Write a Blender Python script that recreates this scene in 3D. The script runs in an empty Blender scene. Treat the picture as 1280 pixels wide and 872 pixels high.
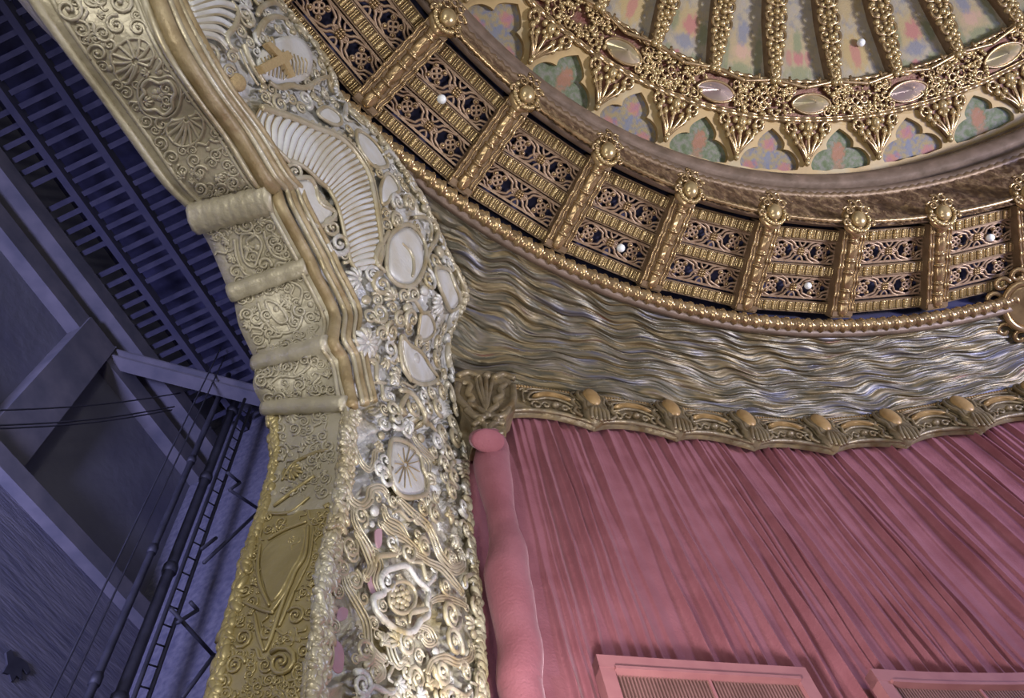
import bpy, bmesh, math, random
import numpy as np
from mathutils import Vector, Matrix
from mathutils.bvhtree import BVHTree
from mathutils.geometry import tessellate_polygon
random.seed(7)
RS = np.random.RandomState(5)
PI = math.pi
SC = bpy.context.scene
COL = SC.collection
# ------------------------------------------------------------------ camera
U = 10.0                      # one survey unit is ten metres
EYE = Vector((0, 0, 1.6))
F = 943.663; CX, CY = 640.0, 426.0
RT = Vector((0.95659767, 0.26040659, -0.13080256))     # image right, in the room
DN = Vector((-0.29141191, 0.85481865, -0.42937649))    # image down
FWD = Vector((0.0, 0.44885797, 0.89360311))            # line of sight
cam_d = bpy.data.cameras.new('camera'); cam = bpy.data.objects.new('camera', cam_d); COL.objects.link(cam)
cam_d.sensor_width = 36; cam_d.lens = F / 1280 * 36; cam_d.shift_y = -10 / 1280
cam_d.clip_end = 200; cam_d.clip_start = .05
cam.matrix_world = Matrix.Translation(EYE) @ Matrix((RT, -DN, -FWD)).transposed().to_4x4()
SC.camera = cam
# ------------------------------------------------------------------ light
SC.view_settings.view_transform = 'Standard'; SC.view_settings.look = 'None'
SC.view_settings.gamma = 1; SC.view_settings.use_curve_mapping = False
SC.view_settings.exposure = 0.42
w = bpy.data.worlds.new('world'); SC.world = w; w.use_nodes = True
w.node_tree.nodes['Background'].inputs[0].default_value = (.70, .69, .74, 1)
w.node_tree.nodes['Background'].inputs[1].default_value = .27
def area(name, loc, target, size, power, color, sy=None):
    d = bpy.data.lights.new(name, 'AREA'); d.energy = power; d.color = color
    d.shape = 'RECTANGLE'; d.size = size; d.size_y = sy or size
    o = bpy.data.objects.new(name, d); COL.objects.link(o)
    o.location = loc; o.rotation_euler = (Vector(target) - Vector(loc)).to_track_quat('-Z', 'Y').to_euler()
    return o
o_ = area('balcony_floodlight', (16, 3.6, 4.5), (5, 3.6, 13), 1.6, 310, (1, .94, .85)); o_.data.spread = math.radians(76)
area('house_fill_light', (3, -9, 3), (3, 4, 11), 4.0, 230, (1, .97, .95))  # broad unseen lamp added as frontal fill from behind the eye
area('arch_fill_light', (3.2, 1.6, .4), (-1.0, 3.8, 5.5), .8, 85, (.98, .97, .94)); area('soffit_fill_light', (-1.2, -4.5, 3), (-2.2, 2.5, 8.5), .8, 140, (1, .95, .84))  # two unseen lamps added: one brightens the arch face, one its soffit
area('drapery_rake_light', (-.2, 3.3, 3.3), (4.5, 7.6, 8.3), .5, 210, (1, .95, .94))  # unseen lamp hung in mid-air, added to rake the drapery pleats from the left
area('blue_side_fill_light', (12.5, 3.5, 6.5), (6, 7.5, 10.5), 1.5, 420, (.40, .46, 1))  # unseen bluish lamp added to imitate the blue haze at the right
o_ = area('stage_blue_fill_light', (-6.8, -4.3, 4), (-8.6, 3.5, 10.5), 2.5, 560, (.52, .53, 1)); o_.data.spread = math.radians(84)  # unseen blue lamp added to lift and tint the stage walls
# ------------------------------------------------------------------ survey helpers
def ray(u, v):
    d = FWD * F + RT * (u - CX) + DN * (v - CY); d.normalize(); return d
def at_h(u, v, H):            # point of a sight line at height H (units above the eye)
    r = ray(u, v); return EYE + r * (H * U / r.z)
ANG = math.radians(82)
PD = Vector((math.cos(ANG), math.sin(ANG), 0)); PN = Vector((math.sin(ANG), -math.cos(ANG), 0))
PJ = Vector((-.954, 4.98, 1.6))
def on_plane(u, v, off=0.0):  # proscenium plane, moved `off` metres into the stage
    r = ray(u, v); t = ((PJ - EYE).dot(PN) - off) / r.dot(PN); return EYE + r * t
def plane_pt(s, h, off=0.0):  # metres along the proscenium, above the eye, behind the plane
    p = PJ + PD * s - PN * off; p.z = EYE.z + h; return p
# ------------------------------------------------------------------ object helpers
def tag(o, label=None, cat=None, group=None, kind=None):
    if label: o['label'] = label
    if cat: o['category'] = cat
    if group: o['group'] = group
    if kind: o['kind'] = kind
    return o
def empty(name, loc=(0, 0, 0), mat=None):
    o = bpy.data.objects.new(name, None); COL.objects.link(o); o.empty_display_size = .1
    if mat is not None: o.matrix_world = mat
    else: o.location = loc
    return o
class MB:
    def __init__(s): s.v = []; s.f = []; s.mi = []; s.cur = 0
    def add(s, vs, fs):
        b = len(s.v); s.v += [tuple(p) for p in vs]; s.f += [tuple(i + b for i in f) for f in fs]; s.mi += [s.cur] * len(fs)
    def grid(s, rows, closed_u=False, closed_v=False):
        n = len(rows); m = len(rows[0]); vs = [p for r in rows for p in r]; fs = []
        for i in range(n if closed_u else n - 1):
            for j in range(m if closed_v else m - 1):
                a = i * m + j; b = i * m + (j + 1) % m; i2 = (i + 1) % n
                fs.append((a, b, i2 * m + (j + 1) % m, i2 * m + j))
        s.add(vs, fs)
    def box(s, c, size, M=None):
        x, y, z = [q / 2 for q in size]
        vs = [Vector((c[0] + i * x, c[1] + j * y, c[2] + k * z)) for i in (-1, 1) for j in (-1, 1) for k in (-1, 1)]
        if M is not None: vs = [M @ p for p in vs]
        s.add(vs, [(0, 1, 3, 2), (4, 6, 7, 5), (0, 4, 5, 1), (2, 3, 7, 6), (0, 2, 6, 4), (1, 5, 7, 3)])
    def tube(s, pts, rad, n=6, closed=False, flat=None, flatk=.6):
        # swept tube; `flat` is a normal along which the section is squashed by flatk
        pts = [Vector(p) for p in pts]; k = len(pts)
        if k < 2: return
        if not hasattr(rad, '__len__'): rad = [rad] * k
        rows = []; prev = None
        for i in range(k):
            if closed: t = pts[(i + 1) % k] - pts[i - 1]
            else: t = pts[min(i + 1, k - 1)] - pts[max(i - 1, 0)]
            if t.length < 1e-9: t = Vector((0, 0, 1))
            t.normalize()
            if flat is not None:
                fl = flat[i] if isinstance(flat, list) else flat
                a = fl - t * fl.dot(t)
            elif prev is None:
                a = Vector((0, 0, 1)).cross(t)
                if a.length < .1: a = Vector((1, 0, 0)).cross(t)
            else: a = prev - t * prev.dot(t)
            if a.length < 1e-6: a = prev or Vector((1, 0, 0)).cross(t)
            a = a.normalized(); prev = a; b = t.cross(a)
            ka = flatk if flat is not None else 1
            rows.append([pts[i] + a * (math.cos(2 * PI * j / n) * rad[i] * ka) + b * (math.sin(2 * PI * j / n) * rad[i]) for j in range(n)])
        base = len(s.v); s.grid(rows, closed, True)
        if not closed:
            s.f.append(tuple(base + j for j in range(n))[::-1]); s.mi.append(s.cur)
            e = base + (k - 1) * n; s.f.append(tuple(e + j for j in range(n))); s.mi.append(s.cur)
    def ball(s, c, r, ax=None, nu=8, nv=5):
        c = Vector(c); r = r if hasattr(r, '__len__') else (r, r, r)
        X, Y, Z = ax or (Vector((1, 0, 0)), Vector((0, 1, 0)), Vector((0, 0, 1)))
        rows = []
        for i in range(1, nv):
            th = PI * i / nv
            rows.append([c + X * (r[0] * math.sin(th) * math.cos(2 * PI * j / nu)) + Y * (r[1] * math.sin(th) * math.sin(2 * PI * j / nu)) + Z * (r[2] * math.cos(th)) for j in range(nu)])
        b = len(s.v); s.grid(rows, False, True)
        s.v += [tuple(c + Z * r[2]), tuple(c - Z * r[2])]; t = len(s.v) - 2
        for j in range(nu):
            s.f.append((b + (j + 1) % nu, b + j, t)); e = b + (nv - 2) * nu
            s.f.append((e + j, e + (j + 1) % nu, t + 1)); s.mi += [s.cur] * 2
    def poly(s, pts, normal, depth, bevel=0.0):
        # raised slab from an outline, standing `depth` off along normal with a chamfer
        pts = [Vector(p) for p in pts]; n = len(pts); c = sum(pts, Vector()) / n
        back = [p - normal * depth * .6 for p in pts]
        top = [p + normal * depth * .6 for p in pts]
        inn = [c + (p - c) * (1 - bevel) + normal * depth for p in pts]
        s.grid([back, top, inn], False, True)
        b = len(s.v); s.v += [tuple(p) for p in inn] + [tuple(c + normal * depth * 1.15)]
        for i in range(n): s.f.append((b + i, b + (i + 1) % n, b + n)); s.mi.append(s.cur)
    def build(s, name, mat, parent=None, smooth=True, uv=None):
        me = bpy.data.meshes.new(name); me.from_pydata(s.v, [], s.f)
        mats = mat if isinstance(mat, (list, tuple)) else [mat]
        for m in mats: me.materials.append(m)
        if len(mats) > 1: me.polygons.foreach_set('material_index', s.mi)
        bm = bmesh.new(); bm.from_mesh(me); bmesh.ops.recalc_face_normals(bm, faces=bm.faces); bm.to_mesh(me); bm.free()
        me.polygons.foreach_set('use_smooth', [smooth] * len(me.polygons))
        me.update()
        o = bpy.data.objects.new(name, me); COL.objects.link(o)
        if parent is not None: o.parent = parent
        if smooth == 'auto': pass
        return o
def world_part(mb, name, mat, parent, **k):      # mesh given in world coordinates under a placed Empty
    o = mb.build(name, mat, None, **k)
    o.parent = parent; o.matrix_parent_inverse = Matrix.Translation(-parent.location) if parent.type == 'EMPTY' else Matrix()
    return o
def catmull(p, n=6, closed=False):
    p = [Vector(q) for q in p]; out = []; k = len(p)
    for i in range(k if closed else k - 1):
        if closed: a, b, c, d = p[i - 1], p[i], p[(i + 1) % k], p[(i + 2) % k]
        else: a, b, c, d = p[max(i - 1, 0)], p[i], p[i + 1], p[min(i + 2, k - 1)]
        for j in range(n):
            t = j / n
            out.append(.5 * ((2 * b) + (c - a) * t + (2 * a - 5 * b + 4 * c - d) * t * t + (3 * b - a - 3 * c + d) * t ** 3))
    if not closed: out.append(p[-1])
    return out
def cat2(px, n=6, closed=False): return [(q.x, q.y) for q in catmull([(a, b, 0) for a, b in px], n, closed)]
# ------------------------------------------------------------------ materials
def mat(name, c1, c2=None, scale=6, rough=.5, metal=0.0, bump=0.0, c3=None, detail=5, coord='Object', bscale=None, stretch=None, spec=.5):
    m = bpy.data.materials.new(name); m.use_nodes = True; nt = m.node_tree; N = nt.nodes; L = nt.links
    b = N['Principled BSDF']; b.inputs['Roughness'].default_value = rough; b.inputs['Metallic'].default_value = metal
    b.inputs['Specular IOR Level'].default_value = spec
    tc = N.new('ShaderNodeTexCoord'); mp = N.new('ShaderNodeMapping'); L.new(tc.outputs[coord], mp.inputs[0])
    if stretch: mp.inputs['Scale'].default_value = stretch
    no = N.new('ShaderNodeTexNoise'); no.inputs['Scale'].default_value = scale; no.inputs['Detail'].default_value = detail
    L.new(mp.outputs[0], no.inputs['Vector'])
    cr = N.new('ShaderNodeValToRGB'); L.new(no.outputs[0], cr.inputs[0])
    c2 = c2 or c1
    e = cr.color_ramp.elements; e[0].position = .33; e[0].color = (*c1, 1); e[1].position = .67; e[1].color = (*c2, 1)
    if c3: q = e.new(.5); q.color = (*c3, 1)
    L.new(cr.outputs[0], b.inputs['Base Color'])
    if bump:
        n2 = N.new('ShaderNodeTexNoise'); n2.inputs['Scale'].default_value = bscale or scale * 3; n2.inputs['Detail'].default_value = 6
        L.new(mp.outputs[0], n2.inputs['Vector'])
        bp = N.new('ShaderNodeBump'); bp.inputs['Strength'].default_value = bump; bp.inputs['Distance'].default_value = .03
        L.new(n2.outputs[0], bp.inputs['Height']); L.new(bp.outputs[0], b.inputs['Normal'])
    return m
M = {}
M['silver'] = mat('silver_leaf_plaster', (.56, .55, .49), (.38, .32, .18), 2.6, .36, .2, .5, c3=(.58, .58, .55), bscale=22)
M['silverwhite'] = mat('white_silver_plaster', (.66, .68, .68), (.54, .52, .44), 3, .4, .1, .25, bscale=26)
M['gilt'] = mat('pale_gilt_plaster', (.40, .33, .19), (.54, .51, .40), 3, .34, .3, .3, bscale=20)
M['giltedge'] = mat('gilt_moulding', (.25, .18, .085), (.42, .34, .2), 5, .45, .2, .4)
M['silverold'] = mat('tarnished_silver_plaster', (.44, .42, .33), (.28, .23, .12), 2.6, .36, .25, .5, c3=(.46, .43, .34), bscale=22)
M['sandgold'] = mat('stippled_gold', (.42, .31, .15), (.5, .38, .19), 40, .7, .2, .5)
M['soffit'] = mat('dull_gilt_soffit', (.40, .36, .25), (.52, .48, .37), 2, .42, .2, .45, bscale=14)
M['soffitgold'] = mat('old_gold_soffit', (.38, .31, .14), (.5, .42, .21), 2.5, .36, .35, .35, bscale=12)
M['rose'] = mat('rose_ground', (.36, .2, .22), (.45, .3, .36), 3, .6)
M['bronze'] = mat('bronze_gilt', (.26, .175, .09), (.48, .345, .18), 5, .27, .7, .07, bscale=18)
M['bronzebright'] = mat('bright_bronze_gilt', (.42, .31, .15), (.52, .40, .21), 8, .26, .6, .05)
M['bronzedark'] = mat('dark_bronze', (.15, .095, .05), (.22, .15, .09), 5, .5, .3, .3)
M['lattice'] = mat('copper_lattice', (.25, .165, .105), (.35, .245, .165), 6, .42, .35, .2)
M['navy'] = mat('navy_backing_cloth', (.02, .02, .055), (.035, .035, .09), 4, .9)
M['drum'] = mat('brown_textured_drum', (.08, .045, .028), (.34, .24, .135), 11, .45, .3, 1.0, c3=(.15, .09, .055), stretch=(1, 1, .6), bscale=20)
M['cornice'] = mat('mauve_brown_cornice', (.12, .085, .06), (.21, .15, .115), 4, .5, .2, .25)
M['cream'] = mat('ochre_cream_stone', (.34, .24, .10), (.38, .315, .185), 2.2, .6, 0, .1, c3=(.40, .28, .12))
M['band'] = mat('red_gold_ground', (.12, .03, .02), (.15, .08, .04), 10, .5, .3, .3)
M['jewel'] = mat('bronze_glass_lens', (.42, .37, .2), (.5, .42, .34), 3, .2, .5)
M['jewelmauve'] = mat('mauve_glass_lens', (.42, .32, .34), (.5, .42, .36), 3, .2, .5)
M['bulb'] = mat('white_lamp_glass', (.8, .84, .86), rough=.15)
M['olive'] = mat('olive_gold_valance', (.165, .115, .055), (.28, .215, .115), 5, .40, .3, .4, c3=(.21, .17, .11), bscale=14)
M['ochre'] = mat('ochre_boss', (.33, .205, .085), (.42, .28, .125), 5, .4, .2, .15)
M['velvet'] = mat('rose_velvet', (.215, .066, .084), (.27, .094, .118), 3, .85, 0, .25, bscale=40)
for n_ in M['velvet'].node_tree.nodes:
    if n_.type == 'BSDF_PRINCIPLED': n_.inputs['Sheen Weight'].default_value = .22; n_.inputs['Sheen Roughness'].default_value = .32; n_.inputs['Sheen Tint'].default_value = (1, .72, .80, 1)
M['vent'] = mat('rose_painted_wood', (.27, .105, .115), (.33, .14, .145), 4, .6)
M['ventdark'] = mat('dark_louvre', (.17, .085, .075), (.22, .11, .1), 4, .6)
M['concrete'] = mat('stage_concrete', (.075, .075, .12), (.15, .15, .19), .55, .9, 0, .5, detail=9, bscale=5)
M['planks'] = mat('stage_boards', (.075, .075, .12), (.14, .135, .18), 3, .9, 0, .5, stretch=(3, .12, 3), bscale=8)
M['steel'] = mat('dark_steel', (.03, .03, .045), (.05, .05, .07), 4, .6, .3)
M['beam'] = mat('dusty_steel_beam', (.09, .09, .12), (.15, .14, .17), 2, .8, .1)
M['slat'] = mat('grid_slat', (.025, .025, .055), (.05, .048, .085), 3, .8)
M['gridbeam'] = mat('grid_channel', (.03, .03, .065), (.045, .043, .075), 3, .8)
M['rust'] = mat('rusty_beam', (.06, .03, .035), (.08, .045, .05), 3, .8)
def set_uv(o, uvs):
    me = o.data; l = me.uv_layers.new(name='UVMap'); idx = np.empty(len(me.loops), int); me.loops.foreach_get('vertex_index', idx)
    l.data.foreach_set('uv', np.asarray(uvs, float)[idx].ravel())
# ------------------------------------------------------------------ plan of the hall
DC = Vector((8.11998, -3.41147))            # axis of the dome, metres
def polar(R, th, H): return Vector((DC.x + R * U * math.cos(th), DC.y + R * U * math.sin(th), EYE.z + H * U))
TH0 = math.radians(152.69); STEP = 2 * PI / 40
WALLP = [Vector(p) * U for p in [(-.2, .4421), (-.036, .531), (.0746, .5909), (.1819, .6478), (.288, .7038), (.4012, .7529), (.5123, .782), (.6271, .7987)]]
thw = math.radians(99.214)
for k in range(1, 9): WALLP.append(DC + 11.548 * Vector((math.cos(thw - k * .1015), math.sin(thw - k * .1015))))
WALLS = catmull([(p.x, p.y, 0) for p in WALLP], 24)
ARC = [0.0]
for a, b in zip(WALLS[:-1], WALLS[1:]): ARC.append(ARC[-1] + (b - a).length)
_ax = np.array(ARC); _wx = np.array([p.x for p in WALLS]); _wy = np.array([p.y for p in WALLS])
def wall(s, off=0.0):          # plan point at arc length s, `off` metres into the room
    x, y = np.interp(s, _ax, _wx), np.interp(s, _ax, _wy)
    x1, y1 = np.interp(s + .05, _ax, _wx), np.interp(s + .05, _ax, _wy); x0, y0 = np.interp(s - .05, _ax, _wx), np.interp(s - .05, _ax, _wy)
    d = math.hypot(x1 - x0, y1 - y0) or 1
    return Vector((x + off * (y1 - y0) / d, y - off * (x1 - x0) / d))
def wall3(s, h, off=0.0): p = wall(s, off); return Vector((p.x, p.y, EYE.z + h))   # h metres above the eye
def wall_hit(u, v, off=0.0):   # where a sight line meets the side wall -> (s, h)
    r = ray(u, v); best = None; prev = None
    for s in np.arange(0, ARC[-1], .05):
        p = wall(s, off); c = p.x * r.y - p.y * r.x
        if prev is not None and prev * c <= 0:
            t = math.hypot(p.x, p.y) / math.hypot(r.x, r.y); return s, r.z * t
        prev = c
TIPS = [_ax[24 * i] for i in range(1, 16)]
# ------------------------------------------------------------------ setting: floor, stage shell
def slab(name, pts, mat_, normal, depth=.15, kind='structure'):
    mb = MB(); n = Vector(normal).normalized()
    a = [Vector(p) for p in pts]; mb.add(a + [p - n * depth for p in a], [(0, 1, 2, 3), (7, 6, 5, 4), (0, 4, 5, 1), (1, 5, 6, 2), (2, 6, 7, 3), (3, 7, 4, 0)])
    return tag(mb.build(name, mat_, smooth=False), kind=kind)
M['floor'] = mat('hall_floor', (.12, .06, .05), (.16, .08, .06), 2, .7)
slab('floor', [(-14, -12, 0), (20, -12, 0), (20, 12, 0), (-14, 12, 0)], M['floor'], (0, 0, 1))
BACK = 7.0                                   # stage back wall, metres behind the arch plane
WTOP = 14.7                                  # its top, above the eye
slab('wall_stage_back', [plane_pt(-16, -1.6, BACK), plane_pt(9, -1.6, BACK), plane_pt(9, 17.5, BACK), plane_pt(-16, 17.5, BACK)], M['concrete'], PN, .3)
# ------------------------------------------------------------------ pendentive of wavy plaster cords
def pend_base(u, v):           # u: arc length on the wall; v: 0 at frieze, 1 at drum
    p = wall(u, .03)
    if u < 0: p = p + Vector((-.878, -.479)) * -u
    d = p - DC; th = math.atan2(d.y, d.x)
    a = Vector((p.x, p.y, EYE.z + 9.33)); b = polar(1.043, th, .992)
    q = a.lerp(b, v); q.z += .14 * math.sin(PI * v)
    k = (q - PJ).dot(PN)
    return q if k > -.3 else q - PN * (k + .3)
M['cords'] = m = mat('wavy_plaster_cords', (.20, .155, .09), (.15, .15, .17), 1, .38, .3, .3, bscale=5)
nt = m.node_tree
for l_ in list(nt.links):
    if l_.to_node.type == 'MAPPING': nt.links.remove(l_)
uvn = nt.nodes.new('ShaderNodeTexCoord'); mp = [n for n in nt.nodes if n.type == 'MAPPING'][0]
nt.links.new(uvn.outputs['UV'], mp.inputs[0]); mp.inputs['Scale'].default_value = (.9, 9, 1)
cr = [n for n in nt.nodes if n.type == 'VALTORGB'][0]
els = cr.color_ramp.elements
els[0].position = .25; els[0].color = (.15, .045, .028, 1); els[1].position = .78; els[1].color = (.17, .165, .20, 1)
for pos, c in ((.34, (.10, .072, .04)), (.42, (.19, .145, .072)), (.49, (.07, .064, .042)), (.56, (.145, .12, .08)), (.64, (.09, .088, .11))): q = els.new(pos); q.color = (*c, 1)
NU, NV = 980, 170
us = np.linspace(-3.2, TIPS[11], NU); rows = []; uvs = []
ph = RS.rand(40) * 6.28; sp = RS.rand(40)
for j in range(NV):
    v = j / (NV - 1); r = []
    for u in us:
        wob = .26 * math.sin(u * 4.4 + 2.2 * math.sin(v * 6 + u * .6)) + .16 * math.sin(u * 7.9 + 8 * v + 1.3) + .34 * math.sin(u * 1.7 - 5 * v)
        k = v * 13 + wob; c = math.floor(k); fr = k - c
        amp = .055 * (.55 + .45 * math.sin(ph[c % 40] + u * (1.5 + 2.5 * sp[c % 40])))
        hgt = amp * (abs(math.sin(PI * fr)) ** .7) + .011 * abs(math.sin(2 * PI * k + 1.6 * math.sin(u * 2.3 + c * 1.7))) + .010 * math.sin(u * 9 + c * 2.1 + fr * 3)
        edge = min(1, v * 12, (1 - v) * 12)
        p = pend_base(u, v); p.z -= hgt * edge; r.append(p); uvs.append((u, k / 13 * 1.3 + c * .137))
    rows.append(r)
mb = MB(); mb.grid(rows); o = mb.build('ceiling', M['cords']); set_uv(o, uvs); tag(o, kind='structure')
# thin pale fillet between cords and drum moulding
def ring_sweep(name, prof, m, th_a, th_b, n=220, closed=True, parent=None):
    mb = MB(); mb.grid([[polar(R, th_a + (th_b - th_a) * i / n, H) for R, H in prof] for i in range(n + 1)], False, closed)
    return mb.build(name, m, parent)
TA, TB = TH0 + 4.5 * STEP, TH0 - 11.5 * STEP
tag(ring_sweep('trim_1', [(1.048, .986), (1.042, .982), (1.036, .986), (1.036, .999), (1.048, .999)], M['cornice'], TA, TB), kind='structure')
# ------------------------------------------------------------------ drum: backing, wall, cornice
sl = .0175 / .1345
def band(R): return 1 + (1.019 - R) * sl
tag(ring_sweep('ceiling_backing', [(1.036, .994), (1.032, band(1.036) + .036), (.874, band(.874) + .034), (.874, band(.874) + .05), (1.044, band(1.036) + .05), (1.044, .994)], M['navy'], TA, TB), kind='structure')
rows = []
n = 700
for i in range(n + 1):
    th = TA + (TB - TA) * i / n; r = []
    for j in range(15):
        q = j / 14; d = .0022 * math.sin(i * .55 + 2.4 * math.sin(j * .8 + i * .05)) * math.sin(j * .9 + i * .21) if 0 < j < 14 else 0
        r.append(polar(.8765 - .0145 * q + d, th, 1.012 + .125 * q))
    rows.append(r)
mb = MB(); mb.grid(rows); tag(mb.build('wall_drum', M['drum']), kind='structure')
tag(ring_sweep('trim_2', [(.8645, 1.128), (.856, 1.132), (.852, 1.139), (.856, 1.146), (.858, 1.156), (.848, 1.160), (.8405, 1.170), (.8385, 1.184), (.843, 1.192), (.850, 1.195), (.853, 1.203), (.846, 1.208), (.848, 1.216), (.857, 1.220), (.89, 1.222), (.89, 1.128)], M['cornice'], TA, TB), kind='structure')
def bead_ring(name, R, H, r, per, mm, label):
    mb = MB(); n = per * 16 * 4
    mb.tube([polar(R, TA + (TB - TA) * i / n, H) for i in range(n + 1)], [r * (.62 + .45 * math.sin(i * PI / 2) ** 2) if i % 2 == 0 else r for i in range(n + 1)], 6)
    tag(mb.build(name, mm), label, 'moulding')
bead_ring('rope_moulding', .8715, band(.8715) + .001, .045, 7, M['bronze'], 'gilt rope moulding running along the heads of the baluster rails of the drum')
bead_ring('bead_moulding', .8475, 1.1985, .036, 9, M['bronze'], 'string of small beads on the mauve cornice below the ochre frieze')
bead_ring('leaf_moulding', .8625, 1.131, .075, 5, M['bronzedark'], 'dark leaf moulding under the mauve cornice of the dome drum')
# ------------------------------------------------------------------ leaf-and-bead moulding at the foot of the drum
NT = 900; rows = []
for i in range(NT + 1):
    f = i / NT; th = TA + (TB - TA) * f; kk = f * 16 * 9; r = []
    for j in range(12):
        ph_ = 2 * PI * j / 12; tw = kk * 2 * PI + 1.2 * math.sin(ph_ - .5)
        rr = .0092 * (1 + .20 * math.sin(tw) + .16 * math.sin(2 * tw + ph_))
        r.append(polar(1.031 + rr * math.cos(ph_) * 1.05, th, .9925 + rr * math.sin(ph_)))
    rows.append(r)
mb = MB(); mb.grid(rows, False, True)
tag(mb.build('leaf_moulding', M['bronze']), 'bronze ring moulding of leaf beads around the foot of the dome drum', 'moulding')
# ------------------------------------------------------------------ local frames on the sloping band
def band_frame(th):
    rh = Vector((math.cos(th), math.sin(th), 0)); X = Vector((math.sin(th), -math.cos(th), 0))
    Y = (rh * -.1345 + Vector((0, 0, .0175))).normalized(); Z = X.cross(Y)
    m = Matrix((X, Y, Z)).transposed().to_4x4(); m.translation = polar(1.019, th, 1.0); return m
LEN = 1.357
def copy_tree(o, parent=None):
    c = o.copy(); COL.objects.link(c)
    if parent is not None: c.parent = parent; c.matrix_parent_inverse = o.matrix_parent_inverse.copy()
    for ch in o.children: copy_tree(ch, c)
    return c
# colonette
def make_colonette():
    root = empty('colonette')
    mb = MB()
    mb.box((0, LEN / 2 - .01, -.17), (.34, LEN + .02, .30)); mb.box((0, .05, -.02), (.33, .08, .06)); mb.box((0, LEN - .04, -.02), (.31, .07, .06))
    mb.build('pilaster', M['bronzedark'], root, smooth=False)
    prof = []; y = 0.0
    segs = [('leaf', .20), ('ring', .045), ('barrel', .13), ('ring', .045), ('leaf', .24), ('ring', .045), ('barrel', .13), ('ring', .05), ('leaf', .25), ('ring', .04), ('neck', .14)]
    for kd, L in segs:
        n = 8
        for i in range(n):
            t = i / n
            if kd == 'leaf': r = .062 + .026 * math.sin(PI * t) ** .6
            elif kd == 'barrel': r = .056 + .018 * math.sin(PI * t) ** .5
            elif kd == 'ring': r = .074 + .018 * math.sin(PI * t)
            else: r = .07 + .02 * math.sin(PI * t)
            prof.append((y + L * t, r, kd, t))
        y += L
    rows = []
    for y, r, kd, t in prof:
        row = []
        for j in range(17):
            a = PI * j / 16; rr = r
            if kd == 'barrel': rr *= 1 + .07 * math.sin(a * 14)
            if kd == 'leaf': rr *= 1 + .05 * math.cos(a * 8) * math.sin(PI * t) + .04 * math.sin(a * 5 + t * 9)
            row.append((rr * math.cos(a), y * LEN / 1.315 * .985 + .015, -.03 + rr * math.sin(a)))
        rows.append(row)
    mb = MB(); mb.grid(rows); mb.build('spindle', M['bronze'], root)
    for x in (-.165, -.118, .118, .165):
        pts = []; rad = []
        for i in range(49):
            t = i / 48; y = .01 + t * (LEN - .02); k = (t * 6) % 1
            bulge = math.exp(-((k - .5) / .09) ** 2)
            pts.append((x * (1 + .0 * bulge) + math.copysign(.006, x) * math.sin(t * 6 * PI * 2), y, -.02 + .012 * bulge)); rad.append(.0150 + .009 * bulge)
        mb = MB(); mb.tube(pts, rad, 6); mb.build('rod', M['bronze'], root)
    # scrolled medallion on the head
    Zn = Vector((0, .62, .78)).normalized(); Xn = Vector((1, 0, 0)); Yn = Zn.cross(Xn)
    c = Vector((0, LEN + .155, -.035))
    P = lambda x, y, z=0: c + (Xn * x + Yn * y + Zn * z) * 1.38
    mb = MB()
    mb.poly([P(.155 * math.cos(a) * (1 + .12 * math.cos(3 * a)), .18 * math.sin(a) * (1 + .1 * math.cos(4 * a)), -.03) for a in np.linspace(0, 2 * PI, 24, endpoint=False)], Zn, .05, .2)
    mb.box((0, LEN + .05, -.14), (.25, .16, .2))
    md = mb.build('medallion', M['bronze'], root)
    mb = MB(); mb.ball(P(0, -.015, .03), (.115, .135, .085), (Xn, Yn, Zn), 16, 10); mb.build('boss', M['bronzebright'], md)
    mb = MB()
    for i in range(22):
        a = -PI * 1.08 + PI * 1.16 * i / 21; mb.ball(P(.128 * math.cos(a), -.01 + .145 * math.sin(a), .02), .029 if i % 2 else .036, None, 7, 5)
    mb.build('beading', M['bronzebright'], md)
    mb = MB()
    for sx in (-1, 1):
        for (x0, y0, R, tu, a0) in ((.095, .085, .062, 1.2, .3), (.135, -.05, .045, 1.2, -1.2), (.045, .165, .055, 1.1, 1.0)):
            pts = []; rad = []
            for i in range(18):
                t = i / 17; a = a0 + t * tu * 2 * PI; r = R * (1 - .75 * t)
                pts.append(P(sx * (x0 + r * math.cos(a)), y0 + r * math.sin(a), .03 + .02 * t)); rad.append(.022 * (1.1 - .5 * t))
            mb.tube(pts, rad, 5)
    mb.ball(P(0, .185, .03), (.03, .045, .03), (Xn, Yn, Zn)); mb.ball(P(0, -.15, .03), (.04, .03, .03), (Xn, Yn, Zn))
    mb.build('scroll', M['bronze'], md)
    return root
ORD = ['first', 'second', 'third', 'fourth', 'fifth', 'sixth', 'seventh', 'eighth', 'ninth', 'tenth', 'eleventh', 'twelfth']
col0 = make_colonette()
clab = ['bronze colonette hidden behind the gold cross cartouche', 'bronze colonette nearest the gold cross cartouche of the arch', 'second bronze colonette from the gold cross cartouche', 'third bronze colonette from the gold cross cartouche',
        'fourth bronze colonette, halfway along the visible dome drum', 'fifth bronze colonette from the gold cross cartouche', 'sixth bronze colonette from the gold cross cartouche', 'seventh bronze colonette, brightest lit, before the last one on the right', 'last bronze colonette, cut by the right edge of the photo', 'bronze colonette just beyond the right edge of the photo']
for i, k in enumerate(range(-1, 9)):
    o = col0 if i == 0 else copy_tree(col0)
    o.matrix_world = band_frame(TH0 - k * STEP)
    tag(o, clab[i], 'column', 'bronze colonettes around the dome drum')
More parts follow.
